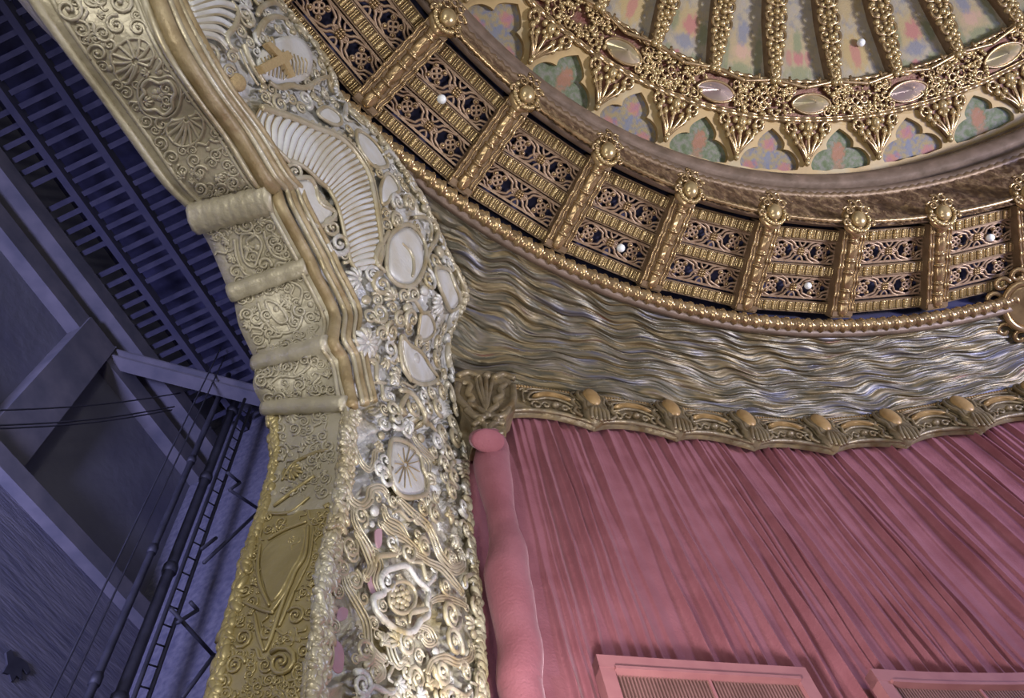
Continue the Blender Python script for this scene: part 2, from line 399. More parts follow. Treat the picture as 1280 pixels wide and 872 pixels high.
# openwork grille
def make_grille(name, wd, ht):
    root = empty(name)
    mb = MB(); fr = .020
    for sy in (-1, 1): mb.box((0, sy * (ht / 2 - fr / 2), 0), (wd, fr * 1.6, .03))
    for sx in (-1, 1): mb.box((sx * (wd / 2 - fr / 2), 0, 0), (fr * 1.3, ht, .03))
    mb.build('frame', M['lattice'], root, smooth=False)
    Zv = Vector((0, 0, 1)); mb = MB()
    def c(pts, r=.0135): mb.tube(catmull([(x, y, 0) for x, y in pts], 5), r * 1.25, 5, flat=Zv, flatk=1.0)
    W, H = wd / 2, ht / 2
    q = W * .60
    for sx in (-1, 1):
        for sy in (-1, 1):
            c([(0, sy * .07), (sx * .035, sy * .105), (sx * .05, sy * .14), (sx * .045, sy * H)])
            c([(sx * .05, sy * .045), (sx * .10, sy * .07), (sx * .13, sy * .115), (sx * .19, sy * .15), (sx * .24, sy * H)], .016)
            c([(sx * .05, sy * .02), (sx * .12, 0), (sx * .155, sy * .045), (sx * .17, sy * .085), (sx * .225, sy * .11), (sx * q, sy * .155)], .015)
            c([(sx * q, sy * .155), (sx * (q + .09), sy * .115), (sx * (q + .13), sy * .06), (sx * W, sy * .02)], .015)
            c([(sx * (q + .06), sy * H), (sx * (q + .12), sy * .14), (sx * (q + .16), sy * .10), (sx * W, sy * .085)], .013)
            for (hx, hy, a0) in ((q - .075, .075, 0), (q + .075, .07, 2)):
                c([(sx * (hx + .034 * (1 - .08 * a) * math.cos(a + a0)), sy * (hy + .034 * (1 - .08 * a) * math.sin(a + a0))) for a in np.linspace(0, 6, 11)], .012)
        c([(sx * (.085 + .035 * math.cos(a)), .035 * math.sin(a)) for a in np.linspace(0, 6, 9)], .010)
        for dx, dy in ((.042, 0), (-.042, 0), (0, .042), (0, -.042)):
            c([(sx * q + dx + .034 * math.cos(a), dy + .034 * math.sin(a)) for a in np.linspace(0, 2 * PI, 11)], .013)
    mb.build('lattice', M['lattice'], root)
    mb = MB()
    for sx in (-1, 1):
        q = sx * W * .60
        for dx in (-1, 1):
            for dy in (-1, 1): mb.ball((q + dx * .075, dy * .075, .016), .027, None, 8, 5)
    mb.build('ball', M['bronze'], root)
    mb = MB()
    for i in (-1, 0, 1):
        for j in (-1, 0, 1): mb.ball((i * .036, j * .036, .02), .022 if (i or j) else .027, None, 7, 5)
    mb.box((0, 0, 0), (.12, .12, .02)); mb.build('rosette', M['bronze'], root)
    return root
def make_rail(name, wd, ht):
    root = empty(name); mb = MB()
    mb.box((0, 0, -.03), (wd, ht, .04))
    for sy in (-1, 1): mb.tube([(-wd / 2, sy * ht * .46, .01), (wd / 2, sy * ht * .46, .01)], .013, 6)
    mb.build('bar', M['bronzedark'], root, smooth=False)
    pat = [.8, .8, 1.9, .8, .8, 2.9, .8, .8, 1.9]; mb = MB(); x = -wd / 2 + .01; i = 0
    while x < wd / 2 - .02:
        r = .0125 * pat[i % len(pat)] * 1.05
        ys = np.linspace(-ht * .38, ht * .38, 9)
        mb.tube([(x + r, y, 0) for y in ys], [r * (1 + .18 * math.cos(3 * PI * t / 8 * 2)) for t in range(9)], 8, flat=Vector((0, 0, 1)), flatk=1.3); x += 2 * r + (.014 if i % 3 == 1 else .007); i += 1
    mb.build('baluster', M['bronzebright'], root); return root
PROT = {}
zoff = -.21
where = ['behind the gold cross cartouche', 'in the bay nearest the gold cross cartouche', 'in the second bay from the gold cross cartouche', 'in the third bay from the gold cross cartouche', 'in the fourth bay from the gold cross cartouche', 'in the fifth bay from the gold cross cartouche', 'in the sixth bay from the gold cross cartouche', 'in the last full bay on the right', 'in the bay beyond the right edge colonette']
def place(kind, mk, b, th, label, cat, grp, zz):
    if kind not in PROT: PROT[kind] = o = mk()
    else: o = copy_tree(PROT[kind])
    m = band_frame(th) @ Matrix.Translation((0, b * LEN, zz)); o.matrix_world = m; tag(o, label, cat, grp)
def wid(b): return STEP * (10.19 - 1.345 * b) - .30
for i, k in enumerate(range(-1, 8)):
    th = TH0 - (k + .5) * STEP; wh = where[i]
    for nm, b, adj in (('up', .715, 'upper'), ('lo', .30, 'lower')):
        place('g' + nm, lambda: make_grille('openwork_grille', wid(b), .34), b, th, f'{adj} copper openwork grille {wh}', 'grille', 'openwork grilles of the dome drum', zoff)
    for nm, b, adj in (('t', .915, 'top'), ('m', .508, 'middle'), ('b', .082, 'bottom')):
        place('r' + nm, lambda: make_rail('baluster_rail', wid(b), .175), b, th, f'{adj} gilt baluster rail {wh}', 'rail', 'baluster rails of the dome drum', zoff + .03)
    # trim ledge over the bay
rows = []
tag(ring_sweep('trim_3', [(.884, band(.884) + .012), (.880, band(.880) + .002), (.873, band(.873) + .002), (.870, band(.872) + .009), (.874, band(.874) + .02), (.884, band(.884) + .02)], M['cornice'], TA, TB), kind='structure')
# lamps
def lamp(u, v, H, label, r):
    p = at_h(u, v, H); o = empty('light_bulb', p)
    mb = MB(); mb.ball((0, 0, 0), r, None, 14, 9); mb.build('globe', M['bulb'], o)
    up = Vector((0, 0, 1)); mb = MB(); mb.tube([(0, 0, r * .7), (0, 0, r * 1.9)], r * .45, 8); mb.build('socket', M['bronzedark'], o)
    tag(o, label, 'light bulb', 'bare bulbs on the dome')
lamp(552, 124, 1.006, 'small white bulb on the upper grille in the bay nearest the gold cross cartouche', .062)
lamp(776, 310, 1.004, 'small white bulb on the lower grille in the third bay from the gold cross cartouche', .062)
lamp(1010, 357, 1.003, 'small white bulb on the lower grille in the fifth bay from the gold cross cartouche', .055)
lamp(1238, 297, 1.008, 'small white bulb on the upper grille of the last full bay on the right', .06)
# ------------------------------------------------------------------ inner dome: ochre frieze with trefoil niches
def cone(phi, b, off=0.0):     # phi in steps, b from the cornice (0) to the jewelled band (1); off behind
    R = .8535 - .0885 * b; H = 1.2225 + .031 * b
    return R + .0031 * off, H + .0095 * off      # one unit of off is a tenth of a metre
TT0 = math.radians(147.170)
def conep(th0, phi, b, off=0.0):
    R, H = cone(phi, b, off); return polar(R, th0 - phi * STEP, H)
half = [(.0, .86), (.075, .79), (.15, .70), (.195, .60), (.185, .50), (.25, .485), (.33, .43), (.39, .33), (.415, .22), (.395, .135), (.30, .125), (.20, .11), (.10, .13), (0, .12)]
pts = catmull([(a, b, 0) for a, b in half[:5]], 4)[:-1] + catmull([(a, b, 0) for a, b in half[4:10]], 4)[:-1] + catmull([(a, b, 0) for a, b in half[9:]], 3)
TREF = [(p.x, p.y) for p in pts] + [(-p.x, p.y) for p in reversed(pts[1:-1])]
outer = [(-.5 + i / 8, 0) for i in range(9)] + [(.5, (i + 1) / 5) for i in range(5)] + [(.5 - (i + 1) / 8, 1) for i in range(8)] + [(-.5, 1 - (i + 1) / 5) for i in range(4)]
allp = outer + TREF
tris = tessellate_polygon([[Vector((a, b, 0)) for a, b in outer], [Vector((a, b, 0)) for a, b in TREF]])
mb = MB()
for k in range(-6, 14):
    if not -1 <= k <= 8:
        mb.grid([[conep(TT0 - k * STEP, a / 8 - .5, b) for b in (0, .5, 1)] for a in range(9)]); continue
    mb.add([conep(TT0 - k * STEP, a, b) for a, b in allp], tris)
    mb.grid([[conep(TT0 - k * STEP, a, b, 0), conep(TT0 - k * STEP, a, b, 1.0)] for a, b in TREF], True)
tag(mb.build('trim_4', M['cream'], smooth=False), kind='structure')
def paint(name, base, spots, cell=14, coord='Object', grey=None):
    m = mat(name, base[0], base[1], cell, .75, 0, .35, c3=base[2], detail=9, coord=coord, bscale=60, stretch=(1, 2.1, 1) if coord == 'UV' else None)
    nt = m.node_tree; N = nt.nodes; L = nt.links; bs = N['Principled BSDF']; cur = [l for l in L if l.to_socket == bs.inputs['Base Color']][0].from_socket
    tc = [n for n in N if n.type == 'TEX_COORD'][0]
    no = N.new('ShaderNodeTexNoise'); no.inputs['Scale'].default_value = 16; no.inputs['Detail'].default_value = 6; L.new(tc.outputs[coord], no.inputs[0])
    for (x, y, rx, ry, c, a) in spots:
        mp = N.new('ShaderNodeMapping'); mp.vector_type = 'POINT'; L.new(tc.outputs[coord], mp.inputs[0])
        mp.inputs['Location'].default_value = (-x / rx, -y / ry, 0); mp.inputs['Scale'].default_value = (1 / rx, 1 / ry, 0)
        ln = N.new('ShaderNodeVectorMath'); ln.operation = 'LENGTH'; L.new(mp.outputs[0], ln.inputs[0])
        ad = N.new('ShaderNodeMath'); ad.operation = 'MULTIPLY_ADD'; L.new(no.outputs[0], ad.inputs[0]); ad.inputs[1].default_value = 1.6; L.new(ln.outputs['Value'], ad.inputs[2])
        mr = N.new('ShaderNodeMapRange'); mr.inputs[1].default_value = 1.95; mr.inputs[2].default_value = 1.45; mr.inputs[3].default_value = 0; mr.inputs[4].default_value = a; L.new(ad.outputs[0], mr.inputs[0])
        mx = N.new('ShaderNodeMix'); mx.data_type = 'RGBA'; L.new(mr.outputs[0], mx.inputs[0]); L.new(cur, mx.inputs[6]); mx.inputs[7].default_value = (*c, 1); cur = mx.outputs[2]
    L.new(cur, bs.inputs['Base Color']); return m
PINK = (.36, .11, .13); GRN = (.12, .16, .08); BLU = (.13, .155, .24)
M['tri'] = paint('painted_three_flowers', ((.14, .15, .21), (.27, .21, .09), (.22, .19, .14)), [(-.32, -.27, .13, .12, PINK, .6), (.32, -.27, .13, .12, PINK, .6), (0, .12, .12, .12, PINK, .6), (0, -.12, .06, .16, BLU, .7)])
M['grn'] = paint('painted_green_leafage', ((.09, .12, .055), (.19, .185, .16), (.13, .155, .10)), [(0, -.02, .13, .2, (.30, .13, .08), .8), (0, -.28, .12, .1, (.28, .16, .10), .6)])
def cone_frame(th):
    rh = Vector((math.cos(th), math.sin(th), 0)); X = Vector((math.sin(th), -math.cos(th), 0))
    Y = (rh * -.0885 + Vector((0, 0, .031))).normalized(); Z = X.cross(Y)
    R, H = cone(0, .45); m = Matrix((X, Y, Z)).transposed().to_4x4(); m.translation = polar(R, th, H); return m
def make_trefoil(mm):
    mb = MB(); inv = cone_frame(TT0).inverted()
    big = [(a * 1.03, .45 + (b - .45) * 1.03) for a, b in TREF]
    v = [inv @ conep(TT0, a, b, .95) for a, b in big]; bk = [inv @ conep(TT0, a, b, 1.3) for a, b in big]
    mb.add(v, tessellate_polygon([[Vector((a, b, 0)) for a, b in big]])); mb.grid([v, bk], False, True)
    return mb.build('trefoil_panel', mm, smooth=False)
ta, tb = make_trefoil(M['tri']), make_trefoil(M['grn'])
used = set()
for i in range(-1, 9):
    src = ta if i % 2 == 0 else tb
    if i % 2 == 0: lab = f'trefoil niche with three pink flowers, {["leftmost and nearest the arch", "second flowered one from the left", "third flowered one from the left", "fourth and rightmost flowered one", "just beyond the right edge"][i // 2]}'
    else: lab = f'trefoil niche with green leafage and a red centre, {["beyond the frame at upper left", "leftmost green one", "second green one from the left", "third green one from the left", "rightmost green one"][(i + 1) // 2]}'
    o = src if id(src) not in used else copy_tree(src); used.add(id(src))
    o.matrix_world = cone_frame(TT0 - i * STEP); tag(o, lab, 'painted panel', 'painted trefoil niches round the dome')
# leaf pendants between the niches
def make_pendant():
    root = empty('leaf_pendant'); inv = cone_frame(TT0).inverted()
    Q = lambda phi, b, z=0: (inv @ conep(TT0, phi, b)) + Vector((0, 0, z))
    tri = [(-.40, 1.0), (-.28, .90), (-.20, .78), (-.14, .62), (-.08, .45), (0, .24), (.08, .45), (.14, .62), (.20, .78), (.28, .90), (.40, 1.0), (0, 1.02)]
    mb = MB(); mb.poly([Q(a, b) for a, b in tri], Vector((0, 0, 1)), .03, .06); mb.build('bed', M['band'], root, smooth=False)
    mb = MB()
    for a, b in ((-.22, .86), (-.13, .78), (0, .84), (.13, .78), (.22, .86)):
        mb = MB(); mb.tube(catmull([Q(0, .28, .05), Q(a * .35, .46, .09), Q(a * .8, .64, .09), Q(a, b, .07)], 5), [.034 - .0006 * i for i in range(16)], 7); mb.build('stem', M['bronze'], root)
    mb = MB()
    for a, b, r in ((-.17, .62, .05), (.17, .62, .05), (-.22, .74, .055), (.22, .74, .055), (-.12, .70, .05), (.12, .70, .05), (0, .72, .05), (-.09, .58, .04), (.09, .58, .04), (0, .25, .05), (0, .34, .042), (0, .88, .085), (-.2, .84, .05), (.2, .84, .05), (-.1, .9, .05), (.1, .9, .05), (-.06, .48, .035), (.06, .48, .035), (-.3, .93, .04), (.3, .93, .04), (-.05, .78, .04), (.05, .78, .04)):
        mb = MB(); mb.ball(Q(a, b, .07), (r, r * 1.25, r), None, 9, 6); mb.build('bud', M['bronzebright'], root)
    for sx in (-1, 1):
        mb = MB(); pts = []; rad = []
        for i in range(20):
            t = i / 19; an = -1.2 + t * 7.2; r = .105 * (1 - .72 * t); q = Q(sx * .25, .885, .06)
            pts.append(q + Vector((sx * r * math.cos(an), r * math.sin(an), .02 * t))); rad.append(.032 * (1 - .4 * t))
        mb.tube(pts, rad, 7); mb.build('scroll', M['bronze'], root)
    return root
p0 = make_pendant()
for i in range(-2, 9):
    o = p0 if i == -2 else copy_tree(p0)
    o.matrix_world = cone_frame(TT0 - (i + .5) * STEP)
    tag(o, 'gilt leaf bouquet pendant of the dome frieze, ' + ['out of frame nearest the arch', 'just beyond the top edge of the photo', 'leftmost in the photo', 'second from the left', 'third from the left', 'fourth from the left', 'fifth from the left', 'sixth from the left', 'seventh from the left, last full one', 'cut by the right edge', 'beyond the right edge'][i + 2], 'ornament', 'leaf pendants between the trefoil niches')
# jewelled band of beads and scrolls
def bandp(th, b, off=0.0):     # b 0..1 from frieze to ribs
    R = .765 - .062 * b; H = 1.2535 + .0212 * b
    p = polar(R, th, H); rh = Vector((math.cos(th), math.sin(th), 0)); nz = (rh * -.032 - Vector((0, 0, .095))).normalized(); return p + nz * off
root = empty('jewelled_band', polar(0, 0, 1.2535))
tag(root, 'gilt band of beads, scrolls and red ground circling below the dome ribs', 'ornament band')
BA, BB = math.radians(190), math.radians(40)
mb = MB(); mb.grid([[bandp(BA + (BB - BA) * i / 160, b) for b in (-.02, .5, 1.02)] for i in range(161)])
world_part(mb, 'ground', M['band'], root)
mb = MB()
for b, r in ((.015, .045), (.09, .022), (.90, .03), (1.0, .035)):
    mb.tube([bandp(BA + (BB - BA) * i / 500, b + (.012 * math.sin(i * 1.9) if b > .5 else 0), .03) for i in range(501)], [r * (1 + .25 * math.sin(i * 1.3)) for i in range(501)], 6)
world_part(mb, 'edge_moulding', M['bronze'], root)
JEW = [133.38 + 13.52, 133.38, 119.77, 106.23, 92.62, 79.2, 65.7]
mbs, mbb = MB(), MB()
def bframe(th, b):
    rh = Vector((math.cos(th), math.sin(th), 0)); X = Vector((math.sin(th), -math.cos(th), 0)); Y = (rh * -.062 + Vector((0, 0, .0212))).normalized(); return X, Y, X.cross(Y)
def bspiral(mb, th, b, R, turn, a0, sg, r0):
    X, Y, Z = bframe(th, b); c = bandp(th, b, .05); pts = []; rad = []
    for i in range(16):
        t = i / 15; a = a0 + sg * t * turn; r = R * (1 - .7 * t); pts.append(c + X * r * math.cos(a) + Y * r * math.sin(a) + Z * .02 * t); rad.append(r0 * (1.1 - .5 * t))
    mb.tube(pts, rad, 5)
th = 153.0
while th > 62:
    dj = min(abs(th - j) for j in JEW)
    for b in (.24, .5, .76):
        if dj < 3.0 and b == .5: continue
        if dj < 2.2: continue
        if abs(min((abs(th - j), th - j) for j in JEW)[0] - 6.7) < 1.2 and .3 < b < .7: continue
        t_ = math.radians(th + RS.uniform(-.15, .15)); X, Y, Z = bframe(t_, b)
        if RS.rand() < .42: bspiral(mbs, t_, b + RS.uniform(-.05, .05), .085, 6.5, RS.uniform(0, 6), RS.choice([-1, 1]), .022)
        for q in range(4):
            mbb.ball(bandp(t_ + RS.uniform(-.008, .008), b + RS.uniform(-.14, .14), .06), RS.uniform(.02, .042), None, 7, 5)
    th -= .62
world_part(mbs, 'scroll', M['bronze'], root)['kind'] = 'stuff'; world_part(mbb, 'beading', M['bronzebright'], root)['kind'] = 'stuff'
for j in JEW[1:]:
    th = math.radians(j - 6.75); X, Y, Z = bframe(th, .5); c = bandp(th, .46, .06); mb = MB()
    for dx, dy in ((.075, 0), (-.075, 0), (0, .075), (0, -.075)):
        mb.tube([c + X * (dx + .062 * math.cos(a)) + Y * (dy + .062 * math.sin(a)) for a in np.linspace(0, 2 * PI, 15)], .022, 6)
    mb.ball(c, .035); 
    for a in range(4): mb.ball(c + X * .03 * math.cos(a * PI / 2 + .78) + Y * .03 * math.sin(a * PI / 2 + .78), .025, None, 6, 4)
    world_part(mb, 'quatrefoil', M['bronze'], root)
def make_jewel(mm):
    mb = MB(); A = .33; B = .15
    rows = []
    for q in (1, .75, .5, .25, .04):
        rows.append([(A * q * math.copysign(abs(math.cos(a)) ** 1.0, math.cos(a)), B * q * math.copysign(abs(math.sin(a)) ** 1.35, math.sin(a)), .15 * (1 - q)) for a in np.linspace(0, 2 * PI, 32, endpoint=False)])
    mb.grid(rows, False, True); o = mb.build('lens_boss', mm)
    mb = MB(); mb.tube([(A * 1.05 * math.cos(a), B * 1.1 * math.copysign(abs(math.sin(a)) ** 1.35, math.sin(a)), 0) for a in np.linspace(0, 2 * PI, 41)], .024, 6)
    mb.build('rim', M['bronze'], o); return o
ja, jb = make_jewel(M['jewel']), make_jewel(M['jewelmauve']); seen = set()
jl = ['beyond the frame near the arch', 'leftmost, greenish', 'second from the left, mauve tinted', 'middle one, greenish gold', 'fourth from the left, mauve tinted', 'rightmost, greenish', 'beyond the right edge']
for i, j in enumerate(JEW):
    src = jb if i in (2, 4) else ja
    o = src if id(src) not in seen else copy_tree(src); seen.add(id(src))
    X, Y, Z = bframe(math.radians(j), .5); m = Matrix((X, Y, Z)).transposed().to_4x4(); m.translation = bandp(math.radians(j), .44, .05); o.matrix_world = m
    tag(o, f'eye shaped glass lens boss set in the jewelled band, {jl[i]}', 'lens', 'lens bosses in the jewelled band')
# dome shell, painted panels and beaded ribs
TR0 = math.radians(129.7886)
def domep(R, th, off=0.0):
    H = 1.491 - .4385 * R * R; rh = Vector((math.cos(th), math.sin(th), 0)); nz = (rh * -(.877 * R) - Vector((0, 0, 1))).normalized()
    return polar(R, th, H) + nz * off
mb = MB(); mb.grid([[domep(R, 2 * PI * i / 80, -.25) for R in np.linspace(.01, .705, 14)] for i in range(80)], True)
tag(mb.build('ceiling_dome', M['cornice']), kind='structure')
def mat_panel(name, base, spots): return paint(name, base, spots, cell=7, coord='UV')
OCH = (.36, .27, .12); GG = (.17, .20, .11)
pm = []
BASE = ((.31, .275, .23), (.21, .205, .21), (.33, .285, .20))
pm.append(mat_panel('painted_panel_sunburst', BASE, [(0, .24, .26, .17, OCH, .9), (0, .22, .09, .10, PINK, .6), (0, .65, .3, .2, OCH, .7)]))
pm.append(mat_panel('painted_panel_rose', BASE, [(0, .30, .27, .16, OCH, .75), (.05, .30, .13, .08, PINK, .7), (-.1, .055, .09, .035, PINK, .7), (-.22, .06, .1, .05, GG, .7), (.2, .06, .1, .05, GG, .7), (-.25, .3, .1, .1, GG, .7), (.27, .27, .09, .1, GG, .7), (0, .17, .16, .06, BLU, .7)]))
pm.append(mat_panel('painted_panel_leafage', BASE, [(0, .20, .30, .22, OCH, .55), (0, .08, .26, .06, GG, .75), (0, .22, .14, .06, (.45, .28, .22), .7), (-.28, .2, .08, .2, GG, .6), (.28, .2, .08, .2, GG, .6), (0, .36, .1, .1, BLU, .7)]))
pm.append(mat_panel('painted_panel_palmette', BASE, [(0, .25, .28, .2, OCH, .5), (0, .10, .24, .07, GG, .7), (0, .22, .1, .06, PINK, .75), (-.15, .22, .06, .06, PINK, .5), (.15, .22, .06, .06, PINK, .5), (0, .34, .08, .1, GG, .8)]))
plab = ['sunburst on ochre, far left by the top edge', 'pink rose and green sprigs, left of centre', 'green leafage with a small red flower', 'palmettes and a pink rose', 'sunburst with a small lamp at its heart', 'pink bird and a red flower at the foot', 'pale ochre feather leafage at upper right', 'pink medallion at the far right']
pmi = [0, 1, 2, 3, 0, 1, 2, 3]
for i, k in enumerate(range(-1, 7)):
    tl, tr = TR0 - k * STEP, TR0 - (k + 1) * STEP; rows = []; uv = []
    mw = Matrix.Translation(domep(.6, (tl + tr) / 2)); inv = mw.inverted()
    for r in range(15):
        R = .708 - .33 * r / 14; row = []
        for c in range(9):
            f = c / 8; row.append(inv @ domep(R, tl + (tr - tl) * f, -.12 + .03 * math.sin(PI * f))); uv.append(((f - .5) * (R / .7), (.708 - R) / .33 * 1.6))
        rows.append(row)
    mb = MB(); mb.grid(rows); mb.grid([[inv @ domep(.708 - .33 * r / 14, tl + (tr - tl) * c / 8, -.2) for c in (0, 8)] for r in range(15)]); uv += [(0, 0)] * 30
    o = mb.build('painted_dome_panel', pm[pmi[i]]); set_uv(o, uv); o.matrix_world = mw
    tag(o, f'painted dome panel between ribs, {plab[i]}', 'painted panel', 'painted panels between the dome ribs')
rl = ['out at upper left', 'leftmost in the photo', 'second from the left', 'third from the left', 'fourth from the left', 'fifth from the left', 'sixth from the left', 'rightmost in the photo']
for i, k in enumerate(range(-1, 7)):
    th = TR0 - k * STEP; o = empty('dome_rib', domep(.7, th)); X = Vector((math.sin(th), -math.cos(th), 0))
    mb = MB(); rows = []
    for r in range(24):
        R = .712 - .33 * r / 23; wdt = (.075 + .09 * min(1, r / 7)); 
        rows.append([domep(R, th, z) + X * x for x, z in ((-wdt, -.15), (-wdt, .04), (-wdt * .6, .09), (wdt * .6, .09), (wdt, .04), (wdt, -.15))])
    mb.grid(rows); world_part(mb, 'spine', M['bronzedark'], o)
    mb = MB(); mc = MB(); R = .708; q = 0
    while R > .39:
        wdt = .05 + .11 * min(1, (.708 - R) / .07)
        for sx in (-1, 1):
            mb.ball(domep(R, th, .10) + X * sx * wdt * (.55 if q % 3 else .85), (.046 if q % 3 else .060), None, 8, 5)
        mb.ball(domep(R - .004, th, .12), .036 + .026 * (q % 2), None, 8, 5)
        mb.ball(domep(R - .006, th, .09) + X * RS.uniform(-1.2, 1.2) * wdt, RS.uniform(.025, .04), None, 7, 5)
        if q % 3 == 1:
            for sx in (-1, 1): mc.tube(catmull([domep(R + .004, th, .1) + X * sx * .02, domep(R, th, .11) + X * sx * wdt, domep(R - .011, th, .1) + X * sx * wdt * 1.1, domep(R - .013, th, .1) + X * sx * .5 * wdt], 4), .028, 6)
        R -= .0092; q += 1
    for sx in (-1, 1):
        for z, R0, x0 in ((.06, .708, .27),):
            mc.tube([domep(R0 - .007 + .0105 * math.cos(a), th, z) + X * sx * (x0 - .11 + .12 * math.sin(a)) for a in np.linspace(-2.6, 1.9, 13)], [.04 - .0015 * j for j in range(13)], 6)
        mc.tube(catmull([domep(.698, th, .08) + X * sx * .05, domep(.706, th, .08) + X * sx * .1, domep(.709, th, .08) + X * sx * .3, domep(.712, th, .08) + X * sx * .56], 6), .032, 6)
    world_part(mb, 'beading', M['bronzebright'], o)['kind'] = 'stuff'; world_part(mc, 'scroll', M['bronze'], o)
    tag(o, f'gilt dome rib crusted with beads and scrolls, {rl[i]}', 'rib', 'beaded ribs of the dome')
lp = domep(.612, math.radians(98.4)); r_ = ray(1075, 55)
R_ = min(np.arange(.5, .7, .002), key=lambda R: min((domep(R, math.radians(a), -.05) - EYE).normalized().cross(r_).length for a in np.arange(94, 104, .25)))
a_ = min(np.arange(94, 104, .1), key=lambda a: (domep(R_, math.radians(a), -.05) - EYE).normalized().cross(r_).length)
o = empty('light_bulb', domep(R_, math.radians(a_), -.02)); mb = MB(); mb.ball((0, 0, 0), .07, None, 12, 8); mb.build('globe', M['bulb'], o); mb = MB(); mb.tube([(0, 0, .04), (0, 0, .14)], .03, 8); mb.build('socket', M['bronzedark'], o)
tag(o, 'small white bulb at the heart of the painted sunburst panel of the dome', 'light bulb', 'bare bulbs on the dome')
# ------------------------------------------------------------------ valance along the side wall
HT = 9.33
S0 = wall_hit(634, 520, .1)[0]
def vlow(s):
    i = np.searchsorted(TIPS, s); a = TIPS[i - 1] if i > 0 else TIPS[0] - 1.24; b = TIPS[min(i, len(TIPS) - 1)]
    t = (s - a) / (b - a) if b > a else 0; t = min(max(t, 0), 1)
    return 8.50 + .20 * (math.sin(PI * t) ** .75) * (1 - .25 * t)
def vp(s, f, off=0.0):         # f 0 lower lip, 1 upper edge
    lo = vlow(s); h = lo + (HT - lo) * f
    return wall3(s, h, .03 + .05 * math.sin(PI * min(max(f, 0), 1)) + .02 * (1 - f) + off)
VE = TIPS[11]
val = empty('carved_valance', wall3(S0, 8.5)); tag(val, 'carved olive gold valance with scalloped lower edge along the top of the rose drapery', 'valance')
ss = np.linspace(S0, VE, 560); fs = [0, .04, .1, .2, .35, .5, .65, .8, .9, 1.0]
mb = MB(); mb.grid([[wall3(s, HT + .02, -.15)] + [vp(s, 1.0, .03)] + [vp(s, f, .012 * math.sin(s * 23 + f * 9) * math.sin(f * 17 + s * 3)) for f in fs[::-1]] + [wall3(s, vlow(s), -.06)] for s in ss])
world_part(mb, 'fascia', M['olive'], val)
mb = MB(); mb.tube([vp(s, .0, .01) for s in ss], .032, 8); world_part(mb, 'lower_lip', M['olive'], val)
mb = MB(); sr = np.linspace(S0, VE, 1500); mb.tube([vp(s, .93, .02) for s in sr], [.026 * (1 + .35 * math.sin(i * 1.25)) for i in range(1500)], 6); mb.tube([vp(s, .84, .0) for s in ss], .014, 5)
world_part(mb, 'rope', M['ochre'], val)
for i in range(1, 11):
    s = TIPS[i]; up = Vector((0, 0, 1)); a = wall3(s - .1, 0); b = wall3(s + .1, 0); X = (b - a).normalized(); Z = X.cross(up) 
    if Z.y > 0: Z = -Z
    mb = MB()
    mb.poly([vp(s, f, .03) + X * x for f, x in ((.88, -.15), (.95, 0), (.88, .15), (.62, .18), (.42, .13), (.25, .17), (.08, .12), (-.06, 0), (.08, -.12), (.25, -.17), (.42, -.13), (.62, -.18))], Z, .10, .25)
    for sx in (-1, 1):
        mb.tube(catmull([vp(s, f, .09) + X * sx * x for f, x in ((.92, .05), (.86, .14), (.64, .185), (.45, .14), (.30, .15), (.2, .10))], 5), .030, 6)
        mb.tube(catmull([vp(s, f, .05) + X * sx * x for f, x in ((.95, .17), (.8, .25), (.6, .24), (.5, .3), (.34, .26), (.22, .3), (.1, .2))], 5), .026, 6)
    for q in (-2, -1, 0, 1, 2):
        mb.tube(catmull([vp(s, .27, .12) + X * q * .015, vp(s, .10, .17) + X * q * .055, vp(s, -.13 + .03 * abs(q), .13) + X * q * .06], 5), [.036 - .0014 * t for t in range(11)], 6)
    c = world_part(mb, 'console', M['olive'], val)
    mb = MB(); mb.ball(vp(s, .60, .11), (.125, .235, .075), (X, up, Z), 12, 8); o = world_part(mb, 'boss', M['ochre'], val)
for i in range(0, 10):
    s = (TIPS[i] + TIPS[i + 1]) / 2 + .02; a = wall3(s - .1, 0); b = wall3(s + .1, 0); X = (b - a).normalized(); up = Vector((0, 0, 1)); Z = X.cross(up)
    if Z.y > 0: Z = -Z
    if i == 0: s += .05
    mb = MB(); sc_ = 1.0
    def V(x, f, off=.03): return vp(s + x * 1.12, (f - .5) * 1.3 + .47, off)
    mb.tube(catmull([V(-.34, .38), V(-.27, .56), V(-.12, .66), (V(0, .70)), V(.12, .66), V(.27, .56), V(.34, .38), V(.25, .36), V(.12, .44), V(0, .46), V(-.12, .44), V(-.25, .36)], 5, True), .022, 6, True)
    mb.tube(catmull([V(-.40, .30), V(-.38, .58), V(-.26, .74), V(-.1, .80), V(.1, .80), V(.26, .74), V(.38, .58), V(.40, .30)], 5), .018, 6)
    for sx in (-1, 1):
        for (x0, f0, R) in ((.24, .22, .07), (.36, .62, .055), (.12, .24, .055)):
            pts = [V(sx * (x0 + R * (1 - .7 * t / 13) * math.cos(t * .5)), f0 + R * 1.4 * (1 - .7 * t / 13) * math.sin(t * .5), .04) for t in range(14)]
            mb.tube(pts, .02, 5)
    mb.ball(V(0, .26, .05), (.06, .05, .05), (X, up, Z))
    world_part(mb, 'cartouche', M['olive'], val)
    mb = MB(); rows = []
    mb.poly([V(x, f, .03) for x, f in [(-.27, .44), (-.2, .55), (-.1, .60), (0, .615), (.1, .60), (.2, .55), (.27, .44), (.13, .49), (0, .51), (-.13, .49)]], Z, .05, .3); world_part(mb, 'boss', M['ochre'], val)
